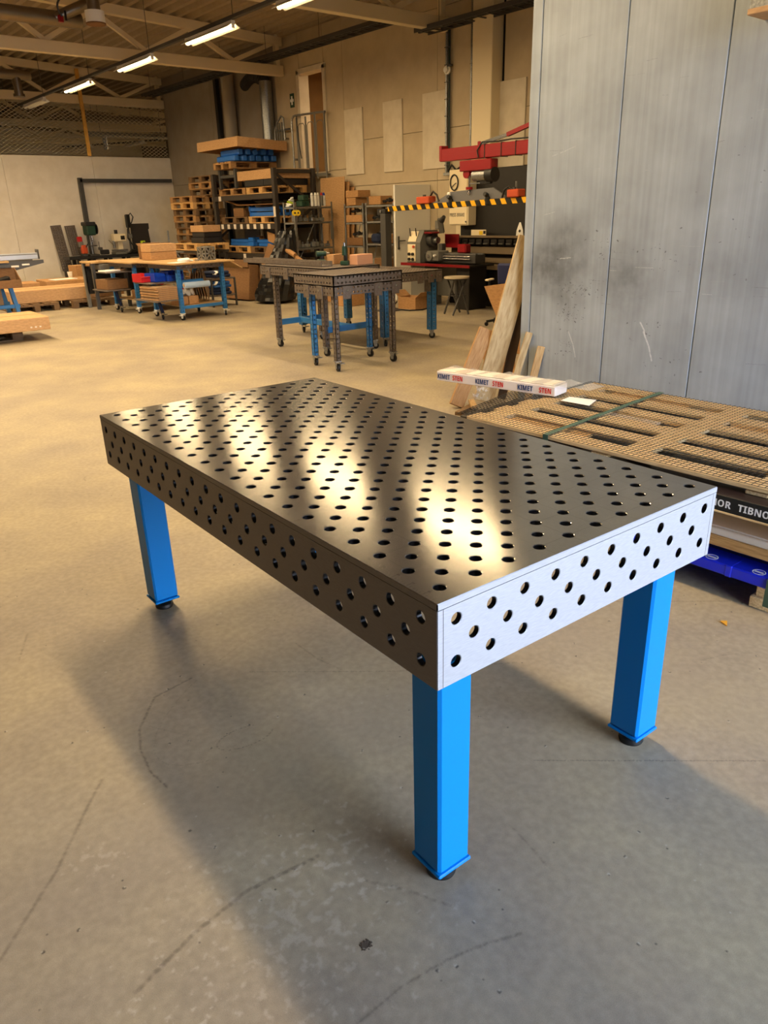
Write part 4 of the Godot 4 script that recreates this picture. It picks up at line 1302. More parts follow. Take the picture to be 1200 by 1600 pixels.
func build_press_corner():
	# open white door leaf
	var d = struct("door_2", bm(Vector3(0.88, 2.0, 0.045), 0.006), M.white_paint, Vector3(9.08, 1.0, -10.1))
	var hd = MB.new()
	hd.box(Vector3(-0.37, 0.03, 0.03), Vector3(0.04, 0.2, 0.008), 0.003)
	hd.cyl(Vector3(-0.37, 0.05, 0.03), Vector3(-0.37, 0.05, 0.075), 0.011, -1, 8)
	hd.cyl(Vector3(-0.38, 0.05, 0.075), Vector3(-0.25, 0.05, 0.075), 0.01, -1, 8)
	part(d, "door_handle", hd.done(), M.dark_steel)
	pc(d, "door_lock", 0.015, 0.025, Vector3(-0.37, -0.08, 0.03), M.dark_steel, Vector3(90, 0, 0), -1, 10)
	# press brake against the wall
	var p = thing("press_brake", "large black and beige press brake at the right wall behind the lathe", "machine", Vector3(9.2, 0, -7.75))
	pb(p, "upper_panel", Vector3(0.3, 1.05, 2.46), Vector3(0.1, 1.65, 0.05), M.machine_black, 0.01)
	pb(p, "body", Vector3(0.4, 0.62, 2.5), Vector3(-0.05, 0.31, 0), M.machine_black, 0.01)
	pb(p, "ram_edge", Vector3(0.1, 0.035, 2.4), Vector3(-0.2, 1.12, 0), M.machine_beige, 0.004)
	pb(p, "ram_back", Vector3(0.25, 0.5, 2.4), Vector3(-0.05, 0.88, 0), M.machine_black, 0.004)
	pb(p, "upper_beam", Vector3(0.12, 0.11, 2.3), Vector3(-0.24, 0.91, 0), M.machine_beige, 0.006)
	pb(p, "lower_die", Vector3(0.1, 0.08, 2.2), Vector3(-0.22, 0.75, 0), M.machine_beige, 0.006)
	pb(p, "table_beam", Vector3(0.14, 0.09, 2.4), Vector3(-0.24, 0.65, 0), M.machine_beige, 0.006)
	for k in 11:
		var cl = pb(p, "die_clamp", Vector3(0.08, 0.1, 0.13), Vector3(-0.25, 1.035, -1.0 + k * 0.165), M.machine_black, 0.006)
		pb(cl, "clamp_bolt", Vector3(0.03, 0.02, 0.1), Vector3(-0.05, -0.02, 0), M.machine_grey, 0.004)
	var sg = thing("warning_plate", "small white and yellow printed plate standing on the press brake", "plate", Vector3(9.0, 1.14, -8.35))
	pb(sg, "plate", Vector3(0.01, 0.09, 0.34), Vector3(0, 0.045, 0), M.machine_cream, 0.002)
	pb(sg, "yellow_field", Vector3(0.004, 0.06, 0.08), Vector3(-0.006, 0.04, 0.06), M.yellow_print)
	pb(sg, "dark_field", Vector3(0.004, 0.05, 0.05), Vector3(-0.006, 0.05, 0.14), M.machine_black)
	var tg = thing("warning_triangle", "small white triangular marker standing on the press brake", "sign", Vector3(9.0, 1.14, -7.45))
	pprism(tg, "plate", [Vector2(-0.075, 0), Vector2(0.075, 0), Vector2(0.065, 0.08), Vector2(0.012, 0.2), Vector2(-0.012, 0.2), Vector2(-0.065, 0.08)], -0.004, 0.004, M.sign_white, Vector3.ZERO, Vector3(0, -90, 0))
	pc(tg, "mark", 0.004, 0.022, Vector3(-0.006, 0.07, 0), M.machine_black, Vector3(0, 0, 90), -1, 10)
	var cb = thing("control_cabinet", "cream electrical cabinet hanging on the left end of the press brake", "cabinet", Vector3(9.04, 1.3, -8.77))
	pb(cb, "cabinet_body", Vector3(0.2, 0.88, 0.46), Vector3(0, 0.44, 0), M.machine_cream, 0.01)
	pb(cb, "cabinet_door", Vector3(0.015, 0.84, 0.42), Vector3(-0.107, 0.44, 0), M.machine_cream, 0.004)
	lettering(cb, "PRESS BRAKE", 0.055, M.print_grey, Vector3(-0.1155, 0.17, -0.02), Vector3(0, -90, 0), "Droid Sans", true, false, 0.75)
	pc(cb, "lock", 0.012, 0.015, Vector3(-0.115, 0.06, 0.19), M.dark_steel, Vector3(0, 0, 90), -1, 8)
	var ho = MB.new()
	var ring = []
	for i in 25:
		ring.append(Vector3(0, sin(TAU * i / 24.0) * 0.12, cos(TAU * i / 24.0) * 0.09))
	ho.tube(ring, 0.011, 6)
	ho.tube([Vector3(0, -0.07, -0.05), Vector3(0, -0.03, 0.0), Vector3(0, -0.01, 0.05)], 0.006, 5)
	solo("cable_loop", "black cable loop hanging on the cream cabinet", "cable", ho.done(), M.black_plastic, Vector3(8.91, 1.98, -8.85))
	var sk = thing("wiring_duct", "pale cable trunking below the cream cabinet", "trunking", Vector3(9.46, 0.0, -9.15))
	pb(sk, "cover", Vector3(0.1, 1.3, 0.3), Vector3(0, 0.65, 0), M.machine_cream, 0.006)
	# lathe
	var l = thing("lathe", "grey metalworking lathe with a cream control panel before the white door", "machine", Vector3(8.5, 0, -8.72))
	pb(l, "stand", Vector3(0.42, 0.68, 0.36), Vector3(0.08, 0.34, -0.48), M.machine_grey, 0.01)
	pb(l, "stand", Vector3(0.42, 0.68, 0.3), Vector3(0.05, 0.34, 0.65), M.machine_black, 0.01)
	pb(l, "stand_panel", Vector3(0.02, 0.5, 0.9), Vector3(0.2, 0.4, 0.1), M.machine_grey, 0.004)
	pb(l, "chip_tray", Vector3(0.58, 0.03, 1.65), Vector3(0.01, 0.7, 0.1), M.machine_black, 0.006)
	pb(l, "tray_lip", Vector3(0.02, 0.045, 1.66), Vector3(-0.29, 0.7, 0.1), M.red_paint, 0.004)
	pb(l, "bed", Vector3(0.24, 0.13, 1.3), Vector3(0.02, 0.8, 0.22), M.dark_steel, 0.006)
	for y in [0.88, 0.84]:
		pc(l, "feed_rod", 1.0, 0.012, Vector3(-0.15, y - 0.04, 0.3), M.chrome, Vector3(90, 0, 0), -1, 8)
	for x in [-0.07, 0.1]:
		pb(l, "bed_way", Vector3(0.04, 0.02, 1.3), Vector3(x, 0.875, 0.22), M.galvanised, 0.004)
	var hs = MB.new()
	hs.x = Transform3D(Basis(Vector3(1, 0, 0), Vector3(0, 1, 0), Vector3(0, 0, 1)), Vector3.ZERO)
	hs.prism(PackedVector2Array([Vector2(-0.2, 0.72), Vector2(0.22, 0.72), Vector2(0.22, 1.24), Vector2(-0.1, 1.24), Vector2(-0.2, 1.05)]), -0.66, -0.33)
	part(l, "headstock", hs.done(), M.machine_grey)
	var pn = pb(l, "control_panel", Vector3(0.012, 0.28, 0.2), Vector3(-0.207, 0.88, -0.54), M.machine_cream, 0.003)
	for k in 4:
		pc(pn, "knob", 0.03, 0.026, Vector3(-0.018, -0.02 - 0.085 * (k / 2), -0.045 + 0.09 * (k % 2)), M.black_plastic, Vector3(0, 0, 90), -1, 10)
	pc(pn, "stop_button", 0.03, 0.022, Vector3(-0.018, 0.1, 0.07), M.orange_case, Vector3(0, 0, 90), -1, 10)
	var pn2 = pb(l, "upper_panel", Vector3(0.012, 0.19, 0.2), Vector3(-0.156, 1.145, -0.54), M.machine_cream, 0.003, Vector3(0, 0, -27))
	for z in [-0.07, 0.08]:
		bar(pn2, "lever", Vector3(-0.01, 0.0, z), Vector3(-0.06, 0.12, z - 0.03), 0.014, 0.014, M.black_plastic)
	pc(l, "chuck", 0.12, 0.1, Vector3(0.02, 1.08, -0.26), M.dark_steel, Vector3(90, 0, 0), -1, 18)
	pc(l, "chuck_nose", 0.1, 0.055, Vector3(0.02, 1.08, -0.16), M.galvanised, Vector3(90, 0, 0), -1, 14)
	pb(l, "chuck_guard", Vector3(0.26, 0.03, 0.18), Vector3(0, 1.2, -0.22), M.red_paint, 0.01)
	pb(l, "splash_guard", Vector3(0.015, 0.22, 0.34), Vector3(0.26, 1.06, -0.02), M.red_paint, 0.004)
	pb(l, "carriage", Vector3(0.26, 0.16, 0.28), Vector3(-0.1, 0.84, 0.0), M.machine_grey, 0.012)
	pb(l, "tool_post", Vector3(0.1, 0.12, 0.1), Vector3(0.0, 0.97, 0.0), M.dark_steel, 0.008)
	pc(l, "handwheel", 0.02, 0.075, Vector3(-0.25, 0.84, -0.05), M.machine_grey, Vector3(0, 0, 90), -1, 18)
	pc(l, "handwheel_hub", 0.04, 0.025, Vector3(-0.265, 0.84, -0.05), M.chrome, Vector3(0, 0, 90), -1, 10)
	pc(l, "handle_knob", 0.05, 0.018, Vector3(-0.265, 0.85, 0.1), M.sign_white, Vector3(0, 0, 90), -1, 10)
	pb(l, "tailstock", Vector3(0.14, 0.14, 0.2), Vector3(0.02, 0.955, 0.5), M.red_paint, 0.02)
	bar(l, "lamp_arm", Vector3(0.1, 1.2, -0.1), Vector3(0.0, 1.42, -0.05), 0.08, 0.05, M.machine_grey)
	pc(l, "lamp_head", 0.12, 0.05, Vector3(-0.04, 1.42, 0.06), M.dark_steel, Vector3(60, 0, 20), 0.03, 12)
	pb(l, "switch_box", Vector3(0.1, 0.14, 0.1), Vector3(0.12, 1.32, -0.2), M.machine_grey, 0.01)
	# jib crane
	var c = thing("jib_crane", "bright red jib crane arm reaching over the lathe from the right", "crane", Vector3(7.5, 0, -4.3))
	pc(c, "column", 3.1, 0.12, Vector3(0, 1.55, 0), M.red_paint, Vector3.ZERO, -1, 16)
	pb(c, "base_plate", Vector3(0.5, 0.03, 0.5), Vector3(0, 0.015, 0), M.red_paint, 0.005)
	pb(c, "boom", Vector3(0.13, 0.165, 3.38), Vector3(0, 2.285, -1.69), M.red_paint, 0.008)
	pb(c, "boom_seam", Vector3(0.134, 0.006, 3.3), Vector3(0, 2.29, -1.7), M.red_paint)
	pb(c, "end_stop", Vector3(0.14, 0.2, 0.05), Vector3(0, 2.31, -3.36), M.red_paint, 0.005)
	bar(c, "tie_rod", Vector3(0, 2.46, -2.15), Vector3(0, 2.95, 0), 0.05, 0.05, M.red_paint)
	bar(c, "turnbuckle", Vector3(0, 2.39, -2.62), Vector3(0, 2.46, -2.15), 0.025, 0.04, M.chrome)
	pb(c, "lug", Vector3(0.03, 0.06, 0.06), Vector3(0, 2.39, -2.66), M.red_paint, 0.01)
	for z in [-2.5, -2.2, -1.95]:
		pb(c, "cable_tie", Vector3(0.142, 0.18, 0.015), Vector3(0, 2.285, z), M.black_plastic, 0.003)
	ptube(c, "cable", [Vector3(-0.08, 2.21, -2.6), Vector3(-0.085, 2.3, -2.62), Vector3(-0.06, 2.4, -2.55), Vector3(-0.03, 2.39, -2.3), Vector3(-0.02, 2.4, -2.05), Vector3(-0.02, 2.385, -1.4), Vector3(-0.02, 2.38, -0.2)], 0.01, M.black_plastic)
	var h = thing("chain_hoist", "small electric hoist with red frame and black motor under the jib arm", "hoist", Vector3(7.5, 1.99, -6.9))
	pb(h, "frame", Vector3(0.15, 0.14, 0.6), Vector3(0, 0.13, -0.07), M.red_paint, 0.01)
	pc(h, "sheave", 0.06, 0.06, Vector3(-0.02, 0.03, -0.26), M.red_paint, Vector3(0, 0, 90), -1, 16)
	pc(h, "gear_case", 0.24, 0.075, Vector3(0, 0.0, -0.02), M.galvanised, Vector3(90, 0, 0), -1, 16)
	pc(h, "motor", 0.13, 0.095, Vector3(0, 0.0, 0.18), M.black_plastic, Vector3(90, 0, 0), -1, 18)
	pb(h, "limit_arm", Vector3(0.02, 0.015, 0.22), Vector3(-0.02, -0.1, -0.12), M.galvanised, 0.003)
	pb(h, "limit_switch", Vector3(0.05, 0.06, 0.2), Vector3(0, -0.085, 0.08), M.black_plastic, 0.006)
	pc(h, "rope", 0.16, 0.014, Vector3(-0.02, -0.07, -0.22), M.chrome, Vector3.ZERO, -1, 8)
	pc(h, "weight", 0.035, 0.05, Vector3(-0.02, -0.16, -0.22), M.red_paint, Vector3.ZERO, -1, 14)
	ptube(h, "hook", [Vector3(-0.02, -0.17, -0.22), Vector3(-0.02, -0.21, -0.22), Vector3(-0.02, -0.225, -0.2), Vector3(-0.02, -0.24, -0.22), Vector3(-0.02, -0.225, -0.24)], 0.01, M.chrome)
	# vacuum lifter
	var v = thing("lifting_beam", "black and yellow striped lifting beam with a dark trapezoid plate, hung from the hoist", "lifting beam", Vector3(7.5, 1.63, -7.12))
	v.rotation_degrees.x = -1.2
	var tb = MB.new()
	tb.box(Vector3(0, 0, 0.12), Vector3(0.075, 0.075, 3.8), 0.004)
	part(v, "striped_beam", tb.done(Vector3(0, 0, 5.3), Vector3(0, 6.6, 0), 0.0, 0.5), M.warning_tape)
	pprism(v, "lifting_plate", [Vector2(-0.8, 0.04), Vector2(0.66, 0.04), Vector2(0.66, 0.07), Vector2(0.44, 0.185), Vector2(-0.38, 0.175), Vector2(-0.62, 0.08)], -0.012, 0.012, mk("plate_grey", "6a6b70", 0.5), Vector3.ZERO, Vector3(0, -90, 0))
	for z in [-0.36, 0.36]:
		pb(v, "clamp_strap", Vector3(0.1, 0.13, 0.07), Vector3(-0.01, 0.02, z), M.black_plastic, 0.02)
		pc(v, "strap_knob", 0.06, 0.03, Vector3(-0.06, 0.1, z), M.bag_black, Vector3(0, 0, 70), -1, 10)
	pb(v, "white_tag", Vector3(0.03, 0.08, 0.06), Vector3(-0.05, 0.13, -0.38), M.sign_white, 0.01)
	for s in [[-0.92, 0.28], [0.85, 0.2]]:
		var oc = pb(v, "orange_case", Vector3(0.16, 0.1, s[1]), Vector3(0, 0.09, s[0]), M.orange_case, 0.012)
		pc(oc, "port", 0.05, 0.025, Vector3(-0.03, 0.05, 0), M.dark_steel, Vector3.ZERO, -1, 10)
	ptube(v, "hose", [Vector3(0, 0.14, -0.82), Vector3(-0.02, 0.2, -0.74), Vector3(-0.02, 0.15, -0.66), Vector3(-0.02, 0.06, -0.62)], 0.014, M.black_plastic)
	ptube(v, "hose", [Vector3(0, 0.12, 0.8), Vector3(-0.02, 0.18, 0.74), Vector3(-0.02, 0.14, 0.66), Vector3(-0.02, 0.05, 0.62)], 0.014, M.black_plastic)
	pc(v, "valve", 0.1, 0.012, Vector3(0, 0.19, 0.85), M.chrome, Vector3.ZERO, -1, 8)
	var ps = thing("parking_post", "dark grey post holding up the left end of the striped beam", "post", Vector3(7.5, 0, -9.0))
	pb(ps, "profile", Vector3(0.13, 1.52, 0.13), Vector3(0, 0.76, 0), M.dark_steel, 0.008)
	pb(ps, "base_plate", Vector3(0.35, 0.015, 0.35), Vector3(0, 0.0075, 0), M.dark_steel, 0.003)
	pb(ps, "head_block", Vector3(0.15, 0.09, 0.2), Vector3(0.02, 1.55, -0.05), M.black_paint, 0.008)
	pc(ps, "bolt", 0.02, 0.02, Vector3(-0.06, 1.56, -0.05), M.galvanised, Vector3(0, 0, 90), -1, 8)
	# stool, chair, box
	var s = thing("stool", "low stool with a pale round seat on crossed dark legs before the press brake", "stool", Vector3(7.85, 0, -7.72), 30.0)
	pc(s, "seat", 0.025, 0.2, Vector3(0, 0.57, 0), mk("stool_seat", "b9ab90", 0.6), Vector3.ZERO, -1, 20)
	pc(s, "seat_rim", 0.02, 0.17, Vector3(0, 0.547, 0), M.dark_steel, Vector3.ZERO, -1, 20)
	for k in 4:
		var a = PI / 2 * k
		bar(s, "leg", Vector3(cos(a) * 0.15, 0.54, sin(a) * 0.15), Vector3(cos(a + 1.6) * 0.2, 0.01, sin(a + 1.6) * 0.2), 0.022, 0.022, M.dark_steel)
		bar(s, "brace", Vector3(cos(a) * 0.15, 0.3, sin(a) * 0.15), Vector3(cos(a + 1.57) * 0.15, 0.3, sin(a + 1.57) * 0.15), 0.015, 0.015, M.dark_steel)
	pc(s, "screw_column", 0.4, 0.025, Vector3(0, 0.35, 0), M.dark_steel)
	var ch = thing("office_chair", "dark blue office chair with pale armrests in front of the press brake", "chair", Vector3(7.45, 0, -6.35), -70.0)
	pb(ch, "seat", Vector3(0.42, 0.07, 0.42), Vector3(0, 0.46, 0), M.chair_blue, 0.03)
	pb(ch, "backrest", Vector3(0.42, 0.3, 0.06), Vector3(0, 0.68, -0.2), M.chair_blue, 0.025, Vector3(8, 0, 0))
	pb(ch, "back_bar", Vector3(0.05, 0.28, 0.02), Vector3(0, 0.55, -0.24), M.black_plastic, 0.004)
	for x in [-0.25, 0.25]:
		pb(ch, "armrest", Vector3(0.06, 0.025, 0.22), Vector3(x, 0.62, 0.0), M.machine_cream, 0.01)
		pb(ch, "arm_post", Vector3(0.03, 0.18, 0.04), Vector3(x, 0.53, 0.0), M.black_plastic, 0.006)
	pc(ch, "gas_spring", 0.34, 0.025, Vector3(0, 0.26, 0), M.black_plastic)
	for k in 5:
		var a = TAU * k / 5
		bar(ch, "base_arm", Vector3(0, 0.1, 0), Vector3(cos(a) * 0.27, 0.06, sin(a) * 0.27), 0.035, 0.03, M.black_plastic)
		pc(ch, "caster_wheel", 0.03, 0.027, Vector3(cos(a) * 0.27, 0.027, sin(a) * 0.27), M.rubber, Vector3(90, rad_to_deg(-a), 0), -1, 12)
	var bx = carton("floor_carton", "open brown cardboard box on the floor under the lathe", Vector3(7.98, 0, -8.9), Vector3(0.3, 0.2, 0.4), M.cardboard, 5.0, true)
	var cb2 = MB.new()
	cb2.tube([Vector3(0.1, 0.02, 0.3), Vector3(-0.1, 0.012, 0.35), Vector3(-0.3, 0.012, 0.25), Vector3(-0.32, 0.012, 0.0), Vector3(-0.25, 0.02, -0.25), Vector3(-0.1, 0.1, -0.3)], 0.012, 6)
	solo("floor_cable", "black cable lying on the floor round the open brown box", "cable", cb2.done(), M.black_plastic, Vector3(7.98, 0, -8.9))

func carton(called, label, at, s, m, yaw = 0.0, open = false, group = ""):
	var t = thing(called, label, "box", at, yaw, group)
	if open:
		for k in 2:
			pb(t, "wall_panel", Vector3(s.x, s.y, 0.006), Vector3(0, s.y * 0.5, (k * 2 - 1) * s.z * 0.5), m)
			pb(t, "wall_panel", Vector3(0.006, s.y, s.z), Vector3((k * 2 - 1) * s.x * 0.5, s.y * 0.5, 0), m)
			pb(t, "flap", Vector3(s.x * 0.98, 0.006, s.z * 0.4), Vector3(0, s.y + s.z * 0.1, (k * 2 - 1) * s.z * 0.64), m, 0, Vector3((k * 2 - 1) * -35, 0, 0))
		pb(t, "bottom_panel", Vector3(s.x, 0.006, s.z), Vector3(0, 0.004, 0), m)
	else:
		pb(t, "carton_body", s, Vector3(0, s.y * 0.5, 0), m, 0.006)
		pb(t, "tape_seam", Vector3(s.x * 1.002, 0.001, 0.05), Vector3(0, s.y + 0.0006, 0), M.cardboard_orange)
	return t

func pallet(label, at, yaw = 0.0, m = "pallet_wood", group = "", tilt = Vector3.ZERO):   # 1.2 along x, 0.8 along z
	var t = thing("pallet", label, "pallet", at, yaw, group)
	t.rotation_degrees += tilt
	for z in [-0.35, 0.0, 0.35]:
		pb(t, "bottom_board", Vector3(1.2, 0.022, 0.1), Vector3(0, 0.011, z), M[m], 0.002)
		for x in [-0.5275, 0.0, 0.5275]:
			pb(t, "block", Vector3(0.145, 0.078, 0.1), Vector3(x, 0.061, z), M[m], 0.003)
	for x in [-0.5275, 0.0, 0.5275]:
		pb(t, "cross_board", Vector3(0.145, 0.022, 0.8), Vector3(x, 0.111, 0), M[m + "_z"], 0.002)
	for z in [-0.3275, -0.185, 0.0, 0.185, 0.3275]:
		pb(t, "deck_board", Vector3(1.2, 0.022, 0.145 if absf(z) > 0.3 or z == 0.0 else 0.1), Vector3(0, 0.133, z), M[m], 0.002)
	return t

func note(parent, at, s = Vector2(0.1, 0.1)):
	return pb(parent, "paper_label", Vector3(0.003, s.y, s.x), at, M.label_paper)

func build_rack():
	var r = thing("pallet_rack", "black steel pallet rack with three loaded levels at the right wall", "rack", Vector3(8.8, 0, -14.8))
	for z in [-1.3, 1.3]:
		for x in [-0.5, 0.48]:
			var u = pb(r, "upright", Vector3(0.09, 2.46, 0.1), Vector3(x, 1.23, z), M.rack_steel, 0.006)
			pb(u, "foot_plate", Vector3(0.14, 0.01, 0.14), Vector3(0, -1.225, 0), M.rack_steel)
		pb(r, "head_bar", Vector3(0.98, 0.08, 0.05), Vector3(0, 2.4, z), M.rack_steel, 0.004)
		pb(r, "foot_bar", Vector3(0.9, 0.05, 0.04), Vector3(0, 0.2, z), M.rack_steel, 0.004)
		bar(r, "diagonal", Vector3(-0.46, 2.36, z), Vector3(0.46, 1.75, z), 0.03, 0.05, M.rack_steel)
		bar(r, "diagonal", Vector3(0.46, 1.7, z), Vector3(-0.46, 1.1, z), 0.03, 0.05, M.rack_steel)
		bar(r, "diagonal", Vector3(-0.46, 1.05, z), Vector3(0.46, 0.4, z), 0.03, 0.05, M.rack_steel)
	for y in [0.7, 1.33, 1.93]:
		for x in [-0.52, 0.5]:
			var b = pb(r, "beam", Vector3(0.05, 0.11, 2.5), Vector3(x, y, 0), M.rack_steel, 0.005)
			if x < 0:
				var n = 8 if y > 1.2 and y < 1.5 else (2 if y < 1 else 1)
				for k in n:
					note(b, Vector3(-0.027, 0, -1.0 + k * (0.29 if n == 8 else 0.9)), Vector2(0.11, 0.1))
		pb(r, "shelf_grid", Vector3(0.96, 0.01, 2.48), Vector3(0, y + 0.05, 0), M.rack_steel)
	note(r, Vector3(-0.548, 1.62, 1.3), Vector2(0.08, 0.2))
	note(r, Vector3(-0.548, 1.02, 1.3), Vector2(0.07, 0.2))
	# level one (top)
	var L3 = 1.99
	pallet("pale pallet on the top rack level, under the dark flat pack", Vector3(8.78, L3, -14.2), 90, "pallet_light", "pallets in the rack")
	pallet("worn pallet on the top rack level, left end, carrying the stacking frame", Vector3(8.78, L3, -15.44), 90, "pallet_wood", "pallets in the rack")
	var fp = thing("flat_pack", "black flat pack under the cardboard box on the top rack level", "flat pack", Vector3(8.8, L3 + 0.146, -14.22))
	pb(fp, "wrapped_pack", Vector3(0.9, 0.13, 1.15), Vector3(0, 0.065, 0), M.black_paint, 0.01)
	pb(fp, "strap", Vector3(0.91, 0.135, 0.03), Vector3(0, 0.065, 0.2), M.black_plastic)
	carton("flat_carton", "long orange-brown carton on the black flat pack, top rack level", Vector3(8.83, L3 + 0.28, -14.35), Vector3(0.95, 0.19, 1.5), M.cardboard_orange, 0.0)
	var sf = thing("stacking_frame", "dark steel stacking frame with four posts carrying the topmost pallet", "frame", Vector3(8.8, L3 + 0.146, -15.55))
	for x in [-0.42, 0.42]:
		for z in [-0.35, 0.35]:
			pb(sf, "post", Vector3(0.07, 0.4, 0.07), Vector3(x, 0.2, z), M.dark_steel, 0.005)
			pb(sf, "post_foot", Vector3(0.12, 0.012, 0.12), Vector3(x, 0.006, z), M.dark_steel)
		pb(sf, "side_bar", Vector3(0.04, 0.06, 0.7), Vector3(x, 0.25, 0), M.dark_steel, 0.004)
	pallet("brown pallet at the very top of the rack, loaded with blue tubes", Vector3(8.85, L3 + 0.548, -15.55), 0, "pallet_wood", "pallets in the rack")
	var ty = L3 + 0.694
	for k in 6:
		blue_tube(["bottom row of the tube load, nearest the hall", "bottom row, second tube from the hall side", "bottom row, third tube from the hall side", "bottom row, fourth tube from the hall side", "bottom row, fifth tube from the hall side", "bottom row, next to the wall"][k], Vector3(8.36 + k * 0.19, ty, -15.45 + 0.02 * (k % 3)))
	for k in 5:
		blue_tube(["upper row of the tube load, nearest the hall", "upper row, second tube from the hall side", "upper row, tilted third tube", "upper row, fourth tube from the hall side", "upper row, next to the wall"][k], Vector3(8.44 + k * 0.2, ty + 0.125, -15.4), 20.0 if k == 2 else 0.0)
	var lid = thing("cardboard_tray", "big orange-brown cardboard lid covering the blue tubes at the top of the rack", "cardboard", Vector3(8.82, ty + 0.275, -15.6))
	lid.rotation_degrees.z = -3.0
	pb(lid, "lid_top", Vector3(1.26, 0.008, 1.85), Vector3(0, 0.145, 0), M.cardboard_orange, 0.002)
	for s in [-1, 1]:
		pb(lid, "lid_wall", Vector3(0.008, 0.19, 1.85), Vector3(s * 0.626, 0.05, 0), M.cardboard_orange, 0.002)
		pb(lid, "lid_wall", Vector3(1.25, 0.19, 0.008), Vector3(0, 0.05, s * 0.921), M.cardboard_orange, 0.002)
	# middle level
	var L2 = 1.39
	pallet("fresh pale pallet on the middle rack level, right half", Vector3(8.78, L2, -14.2), 90, "pallet_light", "pallets in the rack")
	pallet("dark pallet on the middle rack level, left half", Vector3(8.78, L2, -15.44), 90, "pallet_old", "pallets in the rack")
	for k in 2:
		var bt = thing("blue_bracket", "perforated bright blue steel bracket on the middle rack level, " + ["lower one", "upper one"][k], "bracket", Vector3(8.56, L2 + 0.147 + k * 0.102, -14.35), 2.0 + k * 2.0, "blue brackets")
		pb(bt, "channel", Vector3(0.14, 0.08, 1.0), Vector3(0, 0.04, 0), M.blue_part, 0.006)
		for s in [-1, 1]:
			pb(bt, "end_flange", Vector3(0.18, 0.1, 0.03), Vector3(0, 0.05, s * 0.5), M.blue_part, 0.004)
	for k in 3:
		var bb = thing("blue_block", "short bright blue steel block on the middle rack level, " + ["nearest", "behind the upright", "at the rear"][k], "bracket", Vector3(8.45 + k * 0.12 + (0.0 if k < 1 else 0.1), L2 + 0.147, -13.72), 0.0, "blue blocks")
		pb(bb, "body", Vector3(0.115, 0.17, 0.16), Vector3(0, 0.085, 0), M.blue_part, 0.01)
		pb(bb, "slot", Vector3(0.08, 0.07, 0.162), Vector3(0, 0.1, 0), M.black_paint)
	var cs = MB.new()
	cs.prism(PackedVector2Array([Vector2(-1.15, 0.15), Vector2(-0.5, 0.03), Vector2(1.2, 0.03), Vector2(1.2, 0.045), Vector2(-0.48, 0.05), Vector2(-1.15, 0.17)]), -0.36, 0.3)
	var csm = solo("cardboard_sheet", "bent cardboard sheet over the blue brackets on the middle rack level", "cardboard", cs.done(), M.cardboard, Vector3(8.75, L2 + 0.35, -14.85), -90)
	carton("small_carton", "small dark open carton on the dark pallet, middle rack level", Vector3(8.6, L2 + 0.147, -15.3), Vector3(0.4, 0.18, 0.35), M.cardboard_dark, 10, false)
	var wire = thing("wire_crate", "pale wire crate behind the front upright on the middle rack level", "crate", Vector3(9.02, L2 + 0.147, -14.05))
	pb(wire, "crate_base", Vector3(0.35, 0.02, 0.5), Vector3(0, 0.01, 0), M.galvanised, 0.003)
	for k in 2:
		pb(wire, "crate_side", Vector3(0.35, 0.18, 0.01), Vector3(0, 0.1, (k * 2 - 1) * 0.25), M.galvanised)
		pb(wire, "crate_side", Vector3(0.01, 0.18, 0.5), Vector3((k * 2 - 1) * 0.175, 0.1, 0), M.galvanised)
	# lower level
	var L1 = 0.76
	pallet("yellow-edged pallet on the lower rack level, left half", Vector3(8.78, L1, -15.44), 90, "pallet_light", "pallets in the rack")
	pallet("brown pallet on the lower rack level, right half", Vector3(8.78, L1, -14.2), 90, "pallet_old", "pallets in the rack")
	for s in [[-15.45, 0.85, "left stack, lower pack", 0.0], [-15.45, 0.8, "left stack, upper pack", 0.075], [-14.1, 1.0, "right stack, lower pack", 0.0], [-14.15, 1.05, "right stack, upper pack", 0.075]]:
		var bp = thing("blue_bar_pack", "pack of bright blue steel bars on the lower rack level, " + s[2], "steel bars", Vector3(8.62, L1 + 0.147 + s[3], s[0]), 0.0, "blue bar packs")
		pb(bp, "bar", Vector3(0.14, 0.07, s[1]), Vector3(-0.08, 0.036, 0), M.blue_part, 0.006)
		pb(bp, "bar", Vector3(0.14, 0.07, s[1]), Vector3(0.08, 0.036, 0), M.blue_part, 0.006)
	var bs = thing("blue_tube_stack", "small square bundle of blue tubes between two grey sheets, lower rack level", "tubes", Vector3(8.5, L1 + 0.147, -14.85))
	for k in 4:
		pb(bs, "tube", Vector3(0.09, 0.09, 0.2), Vector3(-0.046 + 0.094 * (k % 2), 0.046 + 0.094 * (k / 2), 0), M.blue_part, 0.008)
	for s in [[-15.5, 0.7, "left grey sheet leaning behind the blue bar packs"], [-14.2, 1.15, "right grey sheet leaning behind the blue bar packs"]]:
		solo("grey_sheet", s[2] + ", lower rack level", "sheet", bm(Vector3(0.02, 0.34, s[1]), 0.003), M.machine_grey, Vector3(8.86, L1 + 0.32, s[0]), 0.0, "grey sheets in the rack")
	for s in [[8.38, -13.9, 22.0, "tilted brown board scraps on the right of the lower rack level"], [8.78, -14.82, 0.0, "upright brown board between the grey sheets, lower rack level"]]:
		var sc = thing("board_scrap", s[3], "board", Vector3(s[0], L1 + 0.147 + (0.078 if s[2] > 0 else 0.0), s[1] + (0.0 if s[2] > 0 else -0.18)))
		pb(sc, "board", Vector3(0.02, 0.2, 0.3), Vector3(0, 0.11, 0), M.cardboard, 0.003, Vector3(s[2] * 0.4, 0, 8))
		pb(sc, "board", Vector3(0.02, 0.15, 0.2), Vector3(0.05, 0.08, 0.05), M.cardboard_dark, 0.003, Vector3(-s[2] * 0.5, 0, 5))
